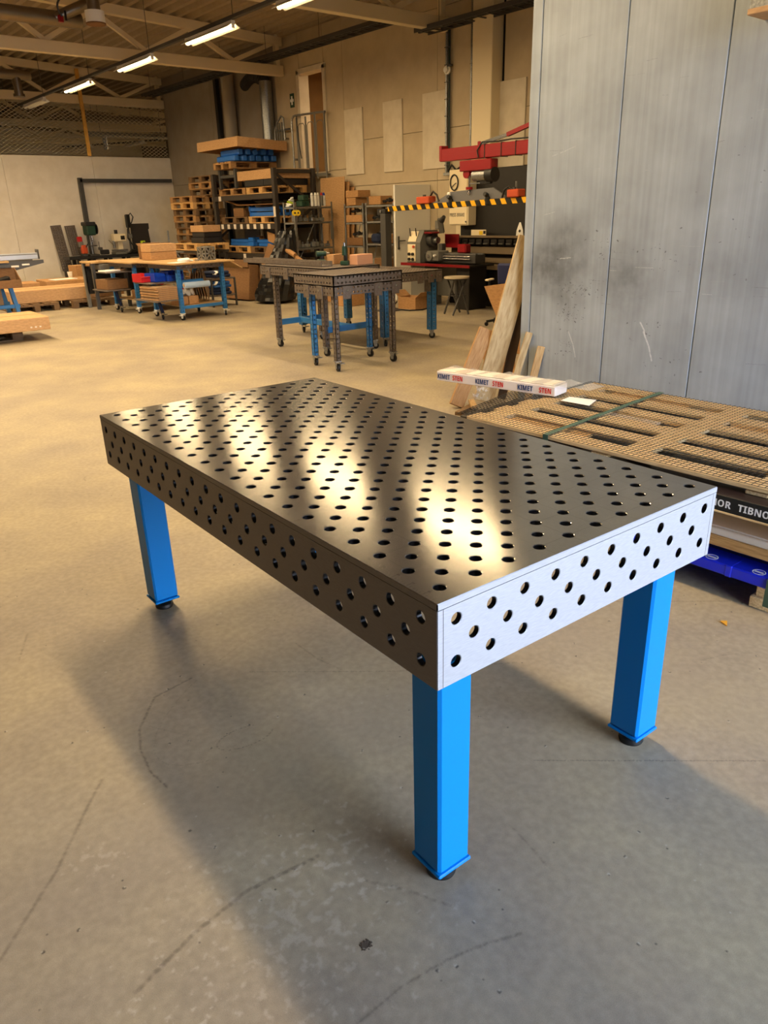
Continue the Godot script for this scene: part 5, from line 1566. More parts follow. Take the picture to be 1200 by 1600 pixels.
	# under the rack
	carton("dark_carton", "large dark brown carton on the floor under the left half of the rack", Vector3(8.8, 0, -15.4), Vector3(0.9, 0.5, 0.9), M.cardboard_dark)
	carton("dark_carton", "large dark brown carton on the floor under the right half of the rack", Vector3(8.85, 0, -14.2), Vector3(0.8, 0.45, 0.9), M.cardboard_dark)
	# stack of empty pallets left of the rack
	var mats = ["pallet_old", "pallet_wood", "pallet_old", "pallet_wood", "pallet_old", "pallet_wood", "pallet_wood"]
	var rng = RandomNumberGenerator.new()
	rng.seed = 12
	var words = ["bottom", "second", "third", "fourth", "fifth", "sixth", "seventh", "eighth", "ninth", "tenth", "eleventh", "twelfth", "thirteenth", "fourteenth", "fifteenth", "sixteenth", "seventeenth"]
	for k in 14:
		pallet("empty pallet in the tall stack left of the rack, " + words[k] + (" one" if k == 0 else " from the bottom"), Vector3(8.45 + rng.randf_range(-0.03, 0.03) - (0.05 if k > 11 else 0.0), k * 0.145, -17.25 + rng.randf_range(-0.03, 0.03)), 90, "pallet_light" if k == 12 else mats[k % 7], "pallets in the left stack")
	for k in range(14, 17):
		pallet("empty pallet set back on top of the tall stack, " + ["lowest", "middle one", "topmost"][k - 14], Vector3(8.75 - 0.02 * (k % 2), k * 0.145 + 0.002, -16.85), 90, mats[k % 7], "pallets in the rear stack")
	# low pallet trolley before the stack
	pallet("pale pallet with a black pack and an orange carton before the pallet stack", Vector3(7.62, 0.86, -15.75), 90, "pallet_light", "pallets in the rack")
	var tr = thing("pallet_stand", "dark low stand carrying the pale pallet before the pallet stack", "stand", Vector3(7.62, 0, -15.75))
	for x in [-0.35, 0.35]:
		for z in [-0.5, 0.5]:
			pb(tr, "leg", Vector3(0.07, 0.8, 0.07), Vector3(x, 0.4, z), M.rack_steel, 0.004)
		pb(tr, "beam", Vector3(0.07, 0.06, 1.2), Vector3(x, 0.83, 0), M.rack_steel, 0.004)
	pb(tr, "lower_shelf", Vector3(0.75, 0.03, 1.1), Vector3(0, 0.2, 0), M.pallet_old, 0.004)
	var bp2 = thing("flat_pack", "black flat pack under the orange carton before the pallet stack", "flat pack", Vector3(7.74, 1.006, -15.68))
	pb(bp2, "wrapped_pack", Vector3(0.46, 0.12, 0.62), Vector3(0, 0.06, 0), M.black_paint, 0.01)
	pb(bp2, "upper_pack", Vector3(0.44, 0.11, 0.58), Vector3(0.02, 0.176, 0), M.machine_black, 0.01)
	carton("flat_carton", "orange-brown flat carton on black packs before the pallet stack", Vector3(7.74, 1.24, -15.68), Vector3(0.44, 0.14, 0.62), M.cardboard_orange)
	var pole = thing("folding_steps", "grey metal folding steps standing before the pallet stack", "ladder", Vector3(6.72, 0, -15.5), -10)
	for x in [0.0, 0.32]:
		bar(pole, "rail", Vector3(x * 0.6, 0.01, x), Vector3(0, 1.3 if x == 0.0 else 0.95, 0.05), 0.03, 0.03, M.galvanised)
		bar(pole, "rail", Vector3(x * 0.6 + 0.35, 0.01, x), Vector3(0.05, 0.95, 0.05 + x * 0.3), 0.03, 0.03, M.galvanised)
	pb(pole, "step", Vector3(0.25, 0.03, 0.3), Vector3(0.12, 0.85, 0.12), M.machine_grey, 0.004)
	pb(pole, "step", Vector3(0.25, 0.03, 0.3), Vector3(0.15, 0.5, 0.15), M.machine_grey, 0.004)

func blue_tube(where, at, roll = 0.0):
	var t = thing("blue_tube", "blue square steel tube, " + where, "tube", at, 0.0, "blue tubes at the top of the rack")
	t.rotation_degrees.z = roll
	pb(t, "tube_body", Vector3(0.125, 0.12, 0.8), Vector3(0, 0.061, 0), M.blue_part, 0.022)
	pb(t, "end_cap", Vector3(0.1, 0.1, 0.008), Vector3(0, 0.061, 0.402), M.blue_part, 0.02)

func build_shelves():
	# steel shelving beside the rack
	shelf_unit("tall steel shelving unit with spray cans on top, beside the rack", Vector3(8.66, 0, -12.86), 0.95, 0.42, [0.42, 0.9, 1.4, 1.69], 1.78)
	shelf_unit("galvanised shelving unit at the right wall, left of two", Vector3(9.22, 0, -11.72), 0.5, 0.62, [0.5, 0.93, 1.37, 1.68], 1.72)
	shelf_unit("galvanised shelving unit at the right wall behind the dark post", Vector3(9.22, 0, -10.92), 0.5, 0.86, [0.5, 0.98, 1.39, 1.68], 1.72)
	var cans = [["white_paint", "white spray can with a white cap, first of the row"], ["spray_white", "white spray can with a tall cap, second of the row"], ["spray_white", "slim white spray can, third of the row"], ["machine_grey", "grey spray can with a red cap, fourth of the row"], ["spray_white", "white spray can with a blue cap, last of the row"]]
	var caps = [M.sign_white, M.sign_white, M.paper, M.red_bin, M.blue_bin]
	for k in 5:
		var c = thing("spray_can", cans[k][1] + " on the shelving", "can", Vector3(8.68 + k * 0.075, 1.70, -12.72 + 0.02 * (k % 2)), 0.0, "spray cans")
		pc(c, "can_body", 0.2, 0.033, Vector3(0, 0.1, 0), M[cans[k][0]], Vector3.ZERO, -1, 12)
		pc(c, "cap", 0.05, 0.03, Vector3(0, 0.23, 0), caps[k], Vector3.ZERO, 0.018, 12)
	for k in 2:
		var gb = thing("green_case", "dark green tool case on the shelving, " + ["lower one", "upper one"][k], "case", Vector3(8.5 + k * 0.02, 1.70 + k * 0.11, -12.8), 0.0, "green cases")
		pb(gb, "case_body", Vector3(0.2 - k * 0.06, 0.105, 0.2), Vector3(0, 0.053, 0), M.dark_green, 0.01)
		pb(gb, "latch", Vector3(0.03, 0.02, 0.01), Vector3(0, 0.06, 0.104), M.black_plastic)
	for k in 2:
		var yr = thing("yellow_reel", "bright yellow tape reel hooked on the shelving post, " + ["left one", "right one"][k], "reel", Vector3(8.16 + k * 0.075, 1.58, -12.61), 0.0, "yellow reels")
		pc(yr, "reel_body", 0.05, 0.055, Vector3.ZERO, M.yellow_print, Vector3(90, 0, 20), -1, 14)
		pc(yr, "reel_hub", 0.056, 0.02, Vector3.ZERO, M.black_plastic, Vector3(90, 0, 20), -1, 10)
		pb(yr, "hook", Vector3(0.01, 0.06, 0.01), Vector3(0, 0.07, 0.0), M.dark_steel)
	var pot = thing("glove_pile", "pile of white and green work gloves on the shelving top, left end", "gloves", Vector3(8.3, 1.70, -12.98))
	for k in 5:
		pb(pot, "glove", Vector3(0.07, 0.03, 0.13), Vector3(0.02 * (k - 2), 0.02 + 0.03 * k, 0.01 * k), M.sign_white if k != 2 else M.lime, 0.012, Vector3(8 * k, 35 * k, 20 - 9 * k))
	var rng = RandomNumberGenerator.new()
	rng.seed = 31
	for s in [[1.41, 6, "upper"], [0.91, 7, "lower"]]:
		for k in s[1]:
			var p = thing("steel_fitting", "grey steel fitting on the %s shelf of the tall shelving, number %s from the left" % [s[2], ["one", "two", "three", "four", "five", "six", "seven"][k]], "fitting", Vector3(8.28 + k * 0.125, s[0], -12.78 + rng.randf_range(-0.05, 0.06)), rng.randf_range(-20, 20), "fittings on the tall shelving")
			var h = rng.randf_range(0.05, 0.12) if k > 0 else 0.15
			pb(p, "fitting_body", Vector3(0.09, h, 0.1), Vector3(0, h * 0.5, 0), M.machine_grey if k % 3 else M.galvanised, 0.01)
			pc(p, "fitting_stud", 0.05, 0.02, Vector3(0.01, h + 0.024, 0), M.dark_steel, Vector3.ZERO, -1, 8)
	var pl = thing("grey_plate", "grey metal panel hooked on the right post of the tall shelving", "panel", Vector3(9.08, 1.05, -12.62))
	pb(pl, "panel", Vector3(0.08, 0.36, 0.012), Vector3(0, 0.18, 0), M.machine_grey, 0.003)
	# cartons and boxes on the galvanised shelving
	for s in [[9.2, 1.69, -11.9, Vector3(0.3, 0.14, 0.3), "brown carton on the left galvanised unit, top, left one", false], [9.2, 1.835, -11.85, Vector3(0.32, 0.13, 0.4), "brown carton on the left galvanised unit, stacked on top", false], [9.2, 1.69, -11.15, Vector3(0.3, 0.15, 0.36), "brown carton on top of the right galvanised unit", false], [9.12, 1.38, -11.72, Vector3(0.3, 0.13, 0.52), "long open brown tray on the left galvanised unit, upper shelf", true], [9.12, 0.94, -11.72, Vector3(0.3, 0.14, 0.5), "long brown tray on the left galvanised unit, lower shelf", true], [9.12, 0.99, -10.75, Vector3(0.3, 0.16, 0.3), "brown carton on the right galvanised unit, lower shelf", false], [9.15, 0.51, -10.9, Vector3(0.3, 0.2, 0.5), "dark brown carton on the bottom shelf of the right galvanised unit", false]]:
		carton("shelf_carton", s[4], Vector3(s[0], s[1], s[2]), s[3], M.cardboard if s[1] > 0.95 else M.cardboard_dark, 0.0, false, "cartons on the galvanised shelving")
	var tools = [[9.1, 1.525, -11.72, "black tools heaped in the long tray, upper shelf"], [9.1, 1.095, -11.7, "black tools heaped in the long tray, lower shelf"], [9.1, 1.4, -11.05, "black tools on the right galvanised unit, upper shelf"], [9.12, 1.69, -10.75, "black tool rail on top of the right galvanised unit"]]
	for s in tools:
		var p = thing("tool_heap", s[3], "tools", Vector3(s[0], s[1], s[2]), 0.0, "tool heaps")
		for k in 5:
			pb(p, "tool", Vector3(0.05, 0.05, 0.1), Vector3(0.02 * (k % 2), 0.05 + 0.012 * (k % 3), -0.18 + k * 0.09), M.black_plastic, 0.014, Vector3(k * 17, k * 31, 0))
	var bb = thing("blue_bag", "dark blue bag on the right galvanised unit, lower shelf", "bag", Vector3(9.12, 0.99, -11.12))
	pb(bb, "bag_body", Vector3(0.26, 0.17, 0.26), Vector3(0, 0.085, 0), M.navy_cloth, 0.04)
	pb(bb, "bag_handle", Vector3(0.03, 0.02, 0.14), Vector3(0, 0.18, 0), M.black_plastic, 0.006)
	var rb = thing("red_tin", "small red tin on the right end of the lower galvanised shelf", "tin", Vector3(9.1, 0.99, -10.55))
	pc(rb, "tin_body", 0.1, 0.05, Vector3(0, 0.05, 0), M.red_bin)
	pc(rb, "tin_lid", 0.012, 0.052, Vector3(0, 0.104, 0), M.red_bin)
	var op = thing("red_cutter", "small orange-red hand tool on top of the right galvanised unit", "tool", Vector3(9.1, 1.69, -10.58))
	pb(op, "tool_body", Vector3(0.06, 0.05, 0.14), Vector3(0, 0.025, 0), M.orange_case, 0.012)
	pb(op, "tool_grip", Vector3(0.03, 0.03, 0.1), Vector3(0, 0.06, 0.06), M.black_plastic, 0.01)
	# tall boards behind
	for k in 3:
		var tbm = solo("tall_board", "tall orange-brown cardboard sheet leaning at the wall behind the shelving, " + ["front one", "middle one", "rear one"][k], "board", bm(Vector3(0.012, 2.25 - 0.1 * k, 0.85 - 0.1 * k), 0.002), M.cardboard if k else M.cardboard_orange, Vector3(9.3 + k * 0.07, 1.13 - 0.05 * k, -12.9 + 0.12 * k), 0.0, "tall cardboard sheets")
		tbm.rotation_degrees.z = -3.0
	# black rubbish sack with cardboard sticking out
	var bag = thing("rubbish_sack", "big shiny black plastic sack leaning beside the rack, cardboard tubes sticking out", "sack", Vector3(7.0, 0, -11.75), 0.0)
	var sk = MB.new()
	var n = noise(2.2, 3, 77)
	var segs = 28
	var rows = 22
	var P = func(i, j):
		var v = float(j) / rows
		var a = TAU * i / segs
		var r = lerpf(0.42, 0.16, pow(v, 1.3)) * (0.9 + 0.1 * sin(v * PI)) * (0.55 if j == 0 else 1.0)
		var d = Vector3(cos(a), 0, sin(a))
		r *= 1.0 + 0.16 * n.get_noise_3d(d.x * 2.5, v * 2.0, d.z * 2.5) + 0.05 * sin(a * 9.0 + v * 7.0)
		return Vector3(d.x * r + v * 0.18, v * 1.28, d.z * r + v * 0.32)
	for j in rows:
		for i in segs:
			var a = P.call(i, j)
			var b = P.call(i + 1, j)
			var c = P.call(i + 1, j + 1)
			var d = P.call(i, j + 1)
			var ax = Vector3((j + 0.5) / rows * 0.18, a.y, (j + 0.5) / rows * 0.32)
			var na = (a - ax).normalized()
			var fn = (b - a).cross(d - a).normalized()
			if fn.dot(na) < 0:
				fn = -fn
			sk.tri(a, b, c, fn)
			sk.tri(a, c, d, fn)
	part(bag, "sack_skin", sk.done(), M.bag_black)
	var bt = MB.new()
	bt.cyl(Vector3(0.05, 1.0, 0.3), Vector3(0.12, 0.86, 0.62), 0.045, -1, 10)
	part(bag, "cardboard_tube", bt.done(), M.cardboard)
	bt = MB.new()
	bt.cyl(Vector3(0.14, 0.88, 0.5), Vector3(0.2, 0.74, 0.74), 0.04, -1, 10)
	part(bag, "cardboard_tube", bt.done(), M.cardboard)
	pb(bag, "cardboard_strip", Vector3(0.02, 0.5, 0.16), Vector3(-0.16, 0.82, 0.12), M.cardboard_dark, 0.003, Vector3(18, 20, -14))
	# brown board standing by the sack, low pallet behind
	var cbd = thing("brown_carton", "large brown carton standing on edge left of the black sack", "box", Vector3(6.85, 0, -12.75), 8.0)
	pb(cbd, "carton_body", Vector3(0.22, 0.66, 0.85), Vector3(0, 0.34, 0), M.cardboard_dark, 0.008, Vector3(0, 0, -8))
	pb(cbd, "carton_flap", Vector3(0.01, 0.14, 0.84), Vector3(-0.1, 0.7, 0), M.cardboard_dark, 0.002, Vector3(0, 0, -2))
	var lp = thing("low_crate", "low pale crate on the floor between the brown carton and the black sack", "crate", Vector3(7.25, 0, -12.4), 5.0)
	pb(lp, "crate_top", Vector3(0.4, 0.03, 0.5), Vector3(0, 0.165, 0), M.pallet_light, 0.003)
	for z in [-0.2, 0.2]:
		pb(lp, "crate_side", Vector3(0.38, 0.15, 0.05), Vector3(0, 0.075, z), M.pallet_wood, 0.003)
	for s in [[7.9, -10.9, 0.3, 0.5, "brown carton on the floor seen between the legs of the dark table"], [7.6, -10.2, 0.24, 0.4, "small brown carton on the floor behind the wide blue-legged table"], [8.3, -11.6, 0.28, 0.5, "brown carton on the floor before the tall shelving"]]:
		carton("floor_carton", s[4], Vector3(s[0], 0, s[1]), Vector3(0.4, s[2], s[3]), M.cardboard, 4.0)
	var stn = thing("steel_stand", "thin grey steel stand on the floor before the tall shelving", "stand", Vector3(7.75, 0, -11.35))
	pc(stn, "pole", 0.7, 0.012, Vector3(0, 0.35, 0), M.galvanised)
	pc(stn, "foot", 0.02, 0.12, Vector3(0, 0.01, 0), M.dark_steel)
	pc(stn, "arm", 0.4, 0.01, Vector3(0.1, 0.45, 0), M.dark_steel, Vector3(0, 0, 80))

func shelf_unit(label, at, W, D, ys, H):   # W along x, D along z
	var t = thing("shelving_unit", label, "shelving", at, 0.0, "steel shelving units")
	for x in [-1, 1]:
		for z in [-1, 1]:
			var b = MB.new()
			b.box(Vector3(0, H * 0.5, 0), Vector3(0.04, H, 0.004))
			b.box(Vector3(-x * 0.0 + x * 0.018, H * 0.5, -z * 0.018), Vector3(0.004, H, 0.04))
			part(t, "post", b.done(), M.galvanised, Vector3(x * (W * 0.5 - 0.02), 0, z * D * 0.5))
	for y in ys:
		pb(t, "shelf", Vector3(W, 0.035, D), Vector3(0, y - 0.018, 0), M.galvanised, 0.004)
	bar(t, "cross_brace", Vector3(-W * 0.5, 0.1, -D * 0.5), Vector3(W * 0.5, H - 0.1, -D * 0.5), 0.02, 0.005, M.galvanised)

func work_cart(label, at, yaw, W, D, H):
	var t = thing("work_cart", label, "workbench", at, yaw, "blue wheeled workbenches")
	pb(t, "plywood_top", Vector3(W + 0.25, 0.025, D + 0.3), Vector3(0.0, H - 0.012, 0), M.ply, 0.004)
	for z in [-1, 1]:
		var p = MB.new()
		p.x = Transform3D(Basis(), Vector3(-W * 0.5, H - 0.1, z * (D * 0.5)))
		var n = int(W / 0.05)
		p.perf(W, 0.07, (W - n * 0.05) * 0.5, 0.01, n, 1, 0.05, 1, 0.009, 0.004, 8, 0.0)
		part(t, "perforated_rail", p.done(), M.raw_steel)
	for x in [-1, 1]:
		pb(t, "end_rail", Vector3(0.02, 0.07, D), Vector3(x * W * 0.5, H - 0.065, 0), M.raw_steel, 0.003)
		for z in [-1, 1]:
			perf_leg(t, x * (W * 0.5 - 0.03), z * (D * 0.5 - 0.03), 0.112, H - 0.06, 0.06, M.blue_frame)
			caster(t, Vector3(x * (W * 0.5 - 0.03), 0, z * (D * 0.5 - 0.03)), 70 * x, M.white_paint)
	for z in [-1, 1]:
		pb(t, "low_beam", Vector3(W - 0.1, 0.05, 0.03), Vector3(0, 0.2, z * (D * 0.5 - 0.03)), M.blue_frame, 0.004)
	pb(t, "low_shelf", Vector3(W - 0.06, 0.012, D - 0.06), Vector3(0, 0.222, 0), M.ply, 0.002)
	return t

func bin(label, at, m, yaw = 0.0, s = Vector3(0.2, 0.12, 0.3)):
	var t = thing("parts_bin", label, "bin", at, yaw, "plastic parts bins")
	var b = MB.new()
	for k in [-1, 1]:
		b.box(Vector3(k * s.x * 0.48, s.y * 0.5, 0), Vector3(0.008, s.y, s.z), 0.002)
	b.box(Vector3(0, s.y * 0.5, -s.z * 0.49), Vector3(s.x, s.y, 0.008), 0.002)
	b.box(Vector3(0, s.y * 0.3, s.z * 0.49), Vector3(s.x, s.y * 0.6, 0.008), 0.002)
	b.box(Vector3(0, 0.006, 0), Vector3(s.x, 0.01, s.z), 0.002)
	part(t, "bin_body", b.done(), m)
	pb(t, "front_lip", Vector3(s.x * 1.04, 0.02, 0.02), Vector3(0, s.y * 0.6, s.z * 0.5), m, 0.004)
	return t

func build_carts():
	# nearer cart
	var t = work_cart("nearer blue wheeled workbench with plywood top, right one of the pair", Vector3(4.98, 0, -11.2), 3.0, 0.86, 0.95, 0.89)
	pb(t, "side_shelf", Vector3(0.4, 0.02, 0.75), Vector3(-0.66, 0.33, 0.1), M.raw_steel, 0.003)
	bar(t, "shelf_leg", Vector3(-0.6, 0.32, 0.05), Vector3(-0.55, 0.11, 0.05), 0.04, 0.04, M.navy_cloth)
	caster(t, Vector3(-0.55, 0, 0.05), 60, M.dark_steel)
	pb(t, "bin_shelf", Vector3(0.7, 0.02, 0.5), Vector3(-0.42, 0.58, -0.12), M.raw_steel, 0.003)
	pb(t, "plywood_flap", Vector3(0.3, 0.02, 0.8), Vector3(0.68, 0.81, 0.05), M.ply, 0.003, Vector3(0, 0, -28))
	pc(t, "roll_holder", 0.42, 0.045, Vector3(-0.15, 0.58, 0.38), M.blue_frame, Vector3(0, 0, 90), -1, 14)
	var rl = thing("film_roll", "pale blue roll of film hanging under the nearer workbench top", "roll", Vector3(4.85, 0.5, -10.62), 3.0)
	pc(rl, "roll_body", 0.45, 0.048, Vector3(0, 0.05, 0), mk("film_blue", "9fb4cc", 0.3), Vector3(0, 0, 90), -1, 16)
	pc(rl, "roll_core", 0.47, 0.02, Vector3(0, 0.05, 0), M.cardboard, Vector3(0, 0, 90), -1, 10)
	# flat cardboard bundle on the side shelf
	var fb = thing("cardboard_bundle", "thick bundle of flattened cartons on the side shelf of the nearer workbench", "cardboard", Vector3(4.36, 0.342, -11.0), 6.0)
	for k in 14:
		pb(fb, "flat_carton", Vector3(0.36 - 0.01 * (k % 3), 0.0135, 0.55 - 0.015 * (k % 2)), Vector3(0.004 * (k % 3), 0.008 + k * 0.0142, 0), M.cardboard_grey if k % 2 else M.cardboard)
	var fl = thing("leaning_cardboard", "flattened cartons leaning inside the nearer workbench, right end", "cardboard", Vector3(5.14, 0.235, -11.12))
	for k in 6:
		pb(fl, "flat_carton", Vector3(0.3, 0.4, 0.012), Vector3(0.02 * k - 0.02, 0.255, 0.05 * k - 0.15), M.cardboard_grey if k % 2 else M.cardboard, 0.0, Vector3(-6, 55, 18 + k * 2))
	for k in 2:
		carton("shelf_box", ["small brown box on the low shelf of the nearer workbench, left one", "small brown box on the low shelf of the nearer workbench, right one"][k], Vector3(4.68 + k * 0.19, 0.23, -10.95), Vector3(0.18, 0.13, 0.25), M.cardboard, 3.0)
	var bg = thing("clear_bags", "crumpled clear bags of fittings above the small boxes of the nearer workbench", "bags", Vector3(4.76, 0.372, -10.95))
	for k in 4:
		pb(bg, "bag", Vector3(0.13, 0.07, 0.14), Vector3(-0.13 + k * 0.09, 0.045 + 0.012 * (k % 2), 0.02 * (k % 3)), mk("poly_bag", "c9c3b8", 0.25) if k == 0 else M.poly_bag, 0.03, Vector3(k * 20, k * 37, k * 15))
	pb(bg, "red_tag", Vector3(0.12, 0.03, 0.1), Vector3(-0.05, 0.1, -0.02), M.red_bin, 0.01)
	bin("bright blue parts bin under the nearer workbench top, front one", Vector3(4.72, 0.594, -11.25), M.blue_bin, 0.0, Vector3(0.26, 0.15, 0.36))
	bin("bright blue parts bin under the nearer workbench top, rear one", Vector3(4.46, 0.594, -11.3), M.blue_bin, 8.0, Vector3(0.2, 0.13, 0.3))
	bin("red parts bin left of the blue ones under the nearer workbench top", Vector3(4.27, 0.594, -11.4), M.red_bin, 8.0, Vector3(0.17, 0.13, 0.28))
	var gb = thing("grid_block", "grey perforated steel angle block with a star pattern on the nearer workbench", "block", Vector3(5.25, 0.892, -10.95), 12.0)
	var st = MB.new()
	st.box(Vector3(0, 0.01, 0), Vector3(0.21, 0.02, 0.21), 0.003)
	st.box(Vector3(0, 0.2, 0), Vector3(0.21, 0.02, 0.21), 0.003)
	for x in [-0.095, 0.095]:
		for z in [-0.095, 0.095]:
			st.box(Vector3(x, 0.105, z), Vector3(0.02, 0.19, 0.02), 0.002)
	part(gb, "block_frame", st.done(), M.machine_grey)
	for f in [0, 90, 180, 270]:
		var w = MB.new()
		for a in 8:
			w.x = Transform3D(Basis(Vector3(0, 0, 1), PI / 4 * a), Vector3(0, 0.105, 0.097))
			w.box(Vector3(0.055, 0, 0), Vector3(0.11 if a % 2 == 0 else 0.14, 0.026, 0.012))
		w.x = Transform3D()
		part(gb, "star_face", w.done(), M.machine_grey, Vector3.ZERO, Vector3(0, f, 0))
		pb(gb, "back_plate", Vector3(0.19, 0.19, 0.004), Vector3(0, 0.105, 0), M.black_paint, 0.0, Vector3(0, f, 0))
	var wt = thing("white_tool", "white paper and glove lying on the nearer workbench, left end", "papers", Vector3(4.72, 0.892, -10.85), 15.0)
	pb(wt, "paper", Vector3(0.3, 0.004, 0.2), Vector3(-0.08, 0.002, 0.05), M.paper, 0.0, Vector3(0, 12, 0))
	pb(wt, "glove", Vector3(0.2, 0.05, 0.11), Vector3(0.08, 0.03, 0.0), M.sign_white, 0.022, Vector3(0, -20, 4))
	pb(wt, "glove_finger", Vector3(0.1, 0.025, 0.03), Vector3(0.2, 0.015, 0.02), M.sign_white, 0.01, Vector3(0, -35, -3))
	for k in 4:
		var sc = thing("steel_scrap", "small shiny steel fitting on the nearer workbench, " + ["first", "second", "third", "fourth"][k] + " right of the glove", "fitting", Vector3(4.97 + k * 0.05, 0.892, -10.8 - 0.03 * (k % 2)), k * 30.0, "small fittings on the workbench")
		pb(sc, "fitting_body", Vector3(0.035, 0.02, 0.03), Vector3(0, 0.01, 0), M.chrome, 0.004)
		pc(sc, "fitting_stud", 0.02, 0.008, Vector3(0.005, 0.03, 0), M.galvanised, Vector3.ZERO, -1, 8)
	# navy clothes shelf right behind
	var cs = thing("clothes_trolley", "low dark trolley stacked with blue work clothes behind the nearer workbench", "trolley", Vector3(6.05, 0, -12.2), 0.0)
	for y in [0.2, 0.5]:
		pb(cs, "tray", Vector3(0.5, 0.03, 0.5), Vector3(0, y, 0), M.raw_steel, 0.004)
	for x in [-0.24, 0.24]:
		for z in [-0.24, 0.24]:
			pb(cs, "post", Vector3(0.03, 0.5, 0.03), Vector3(x, 0.25, z), M.dark_steel)
	for k in 3:
		var cl = thing("folded_clothes", ["dark navy folded clothes on the lower tray of the clothes trolley", "bright blue folded clothes on the lower tray of the clothes trolley", "dark navy clothes on the upper tray of the clothes trolley"][k], "clothes", Vector3(6.03, [0.217, 0.335, 0.517][k], -12.15), 6.0 * k, "folded work clothes")
		pb(cl, "fold", Vector3(0.38, 0.055, 0.38), Vector3(0, 0.028, 0), [M.navy_cloth, M.denim, M.navy_cloth][k], 0.02)
		pb(cl, "fold", Vector3(0.36, 0.055, 0.36), Vector3(-0.02, 0.084, 0.01), [M.navy_cloth, M.denim, M.navy_cloth][k], 0.02)
		if k > 0:
			pb(cl, "white_rag", Vector3(0.1, 0.05, 0.1), Vector3(-0.15, 0.085, 0.15), M.sign_white, 0.02, Vector3(0, 0, 30))
	# farther cart
	var f = work_cart("farther blue wheeled workbench with plywood top, left one of the pair", Vector3(4.95, 0, -12.75), 3.0, 0.95, 0.95, 0.87)
	pb(f, "side_shelf", Vector3(0.45, 0.02, 0.6), Vector3(-0.66, 0.4, -0.1), M.raw_steel, 0.003)
	pb(f, "upper_side_shelf", Vector3(0.5, 0.02, 0.45), Vector3(-0.6, 0.7, 0.0), M.raw_steel, 0.003)
	bar(f, "shelf_leg", Vector3(-0.6, 0.39, -0.1), Vector3(-0.55, 0.11, -0.05), 0.04, 0.04, M.navy_cloth)
	caster(f, Vector3(-0.55, 0, -0.05), 60, M.dark_steel)
	carton("shelf_box", "brown box on the side shelf of the farther workbench", Vector3(4.3, 0.412, -12.8), Vector3(0.4, 0.17, 0.4), M.cardboard_dark, 8.0)
	var pd = thing("paper_pad", "white paper pad on the upper side shelf of the farther workbench", "paper", Vector3(4.25, 0.712, -12.7), 12.0)
	pb(pd, "pad", Vector3(0.3, 0.025, 0.22), Vector3(0, 0.0125, 0), M.paper, 0.003)
	pb(pd, "pen_tray", Vector3(0.12, 0.03, 0.1), Vector3(0.24, 0.015, 0), M.cardboard, 0.006)
	for k in 2:
		var lb = carton("labelled_box", "brown box with a white label on the low shelf of the farther workbench, " + ["left one", "right one"][k], Vector3(4.75 + k * 0.32, 0.23, -12.55), Vector3(0.3, 0.15, 0.3), M.cardboard, 3.0)
		pb(lb, "paper_label", Vector3(0.08, 0.06, 0.002), Vector3(0.02, 0.08, 0.152), M.paper)
		pb(lb, "label_print", Vector3(0.05, 0.012, 0.002), Vector3(0.02, 0.085, 0.1535), M.print_grey)
	var fc = thing("folded_card", "folded pale cardboard on the middle of the farther workbench shelf", "cardboard", Vector3(4.95, 0.398, -12.55), 10.0)
	pb(fc, "card", Vector3(0.5, 0.012, 0.4), Vector3(0, 0.03, 0), M.cardboard_orange, 0.003)
	pb(fc, "card_fold", Vector3(0.25, 0.03, 0.2), Vector3(-0.1, 0.01, 0.1), M.cardboard, 0.004)
	pb(fc, "red_strap", Vector3(0.3, 0.02, 0.03), Vector3(-0.05, 0.02, 0.2), M.red_bin, 0.004, Vector3(0, 0, 20))
	for k in 2:
		carton("stacked_box", "brown cardboard box on the farther workbench, " + ["lower one of two", "upper one of two"][k], Vector3(5.1, 0.872 + k * 0.135, -12.45), Vector3(0.5, 0.13, 0.36), M.cardboard_orange if k else M.cardboard, 3.0 + k, false, "boxes stacked on the farther workbench")
	carton("open_box", "open dark brown carton behind the stacked boxes on the farther workbench", Vector3(5.2, 0.872, -12.88), Vector3(0.5, 0.22, 0.22), M.cardboard_dark, 8.0, true)
	# pale long bench behind
	var pb2 = thing("grey_bench", "grey steel bench with a wooden top behind the farther workbench", "workbench", Vector3(4.88, 0, -13.8))
	pb(pb2, "bench_top", Vector3(1.3, 0.03, 0.58), Vector3(0, 0.83, 0), M.lumber, 0.004)
	for x in [-0.6, 0.0, 0.6]:
		pb(pb2, "leg", Vector3(0.06, 0.82, 0.06), Vector3(x, 0.41, 0.24), M.dark_steel, 0.004)
		pb(pb2, "leg", Vector3(0.06, 0.82, 0.06), Vector3(x, 0.41, -0.24), M.machine_grey, 0.004)
	pb(pb2, "drawer", Vector3(0.4, 0.1, 0.5), Vector3(-0.3, 0.75, 0.05), M.machine_grey, 0.006)
	pb(pb2, "back_panel", Vector3(1.2, 0.5, 0.02), Vector3(0, 0.5, -0.22), M.black_paint)

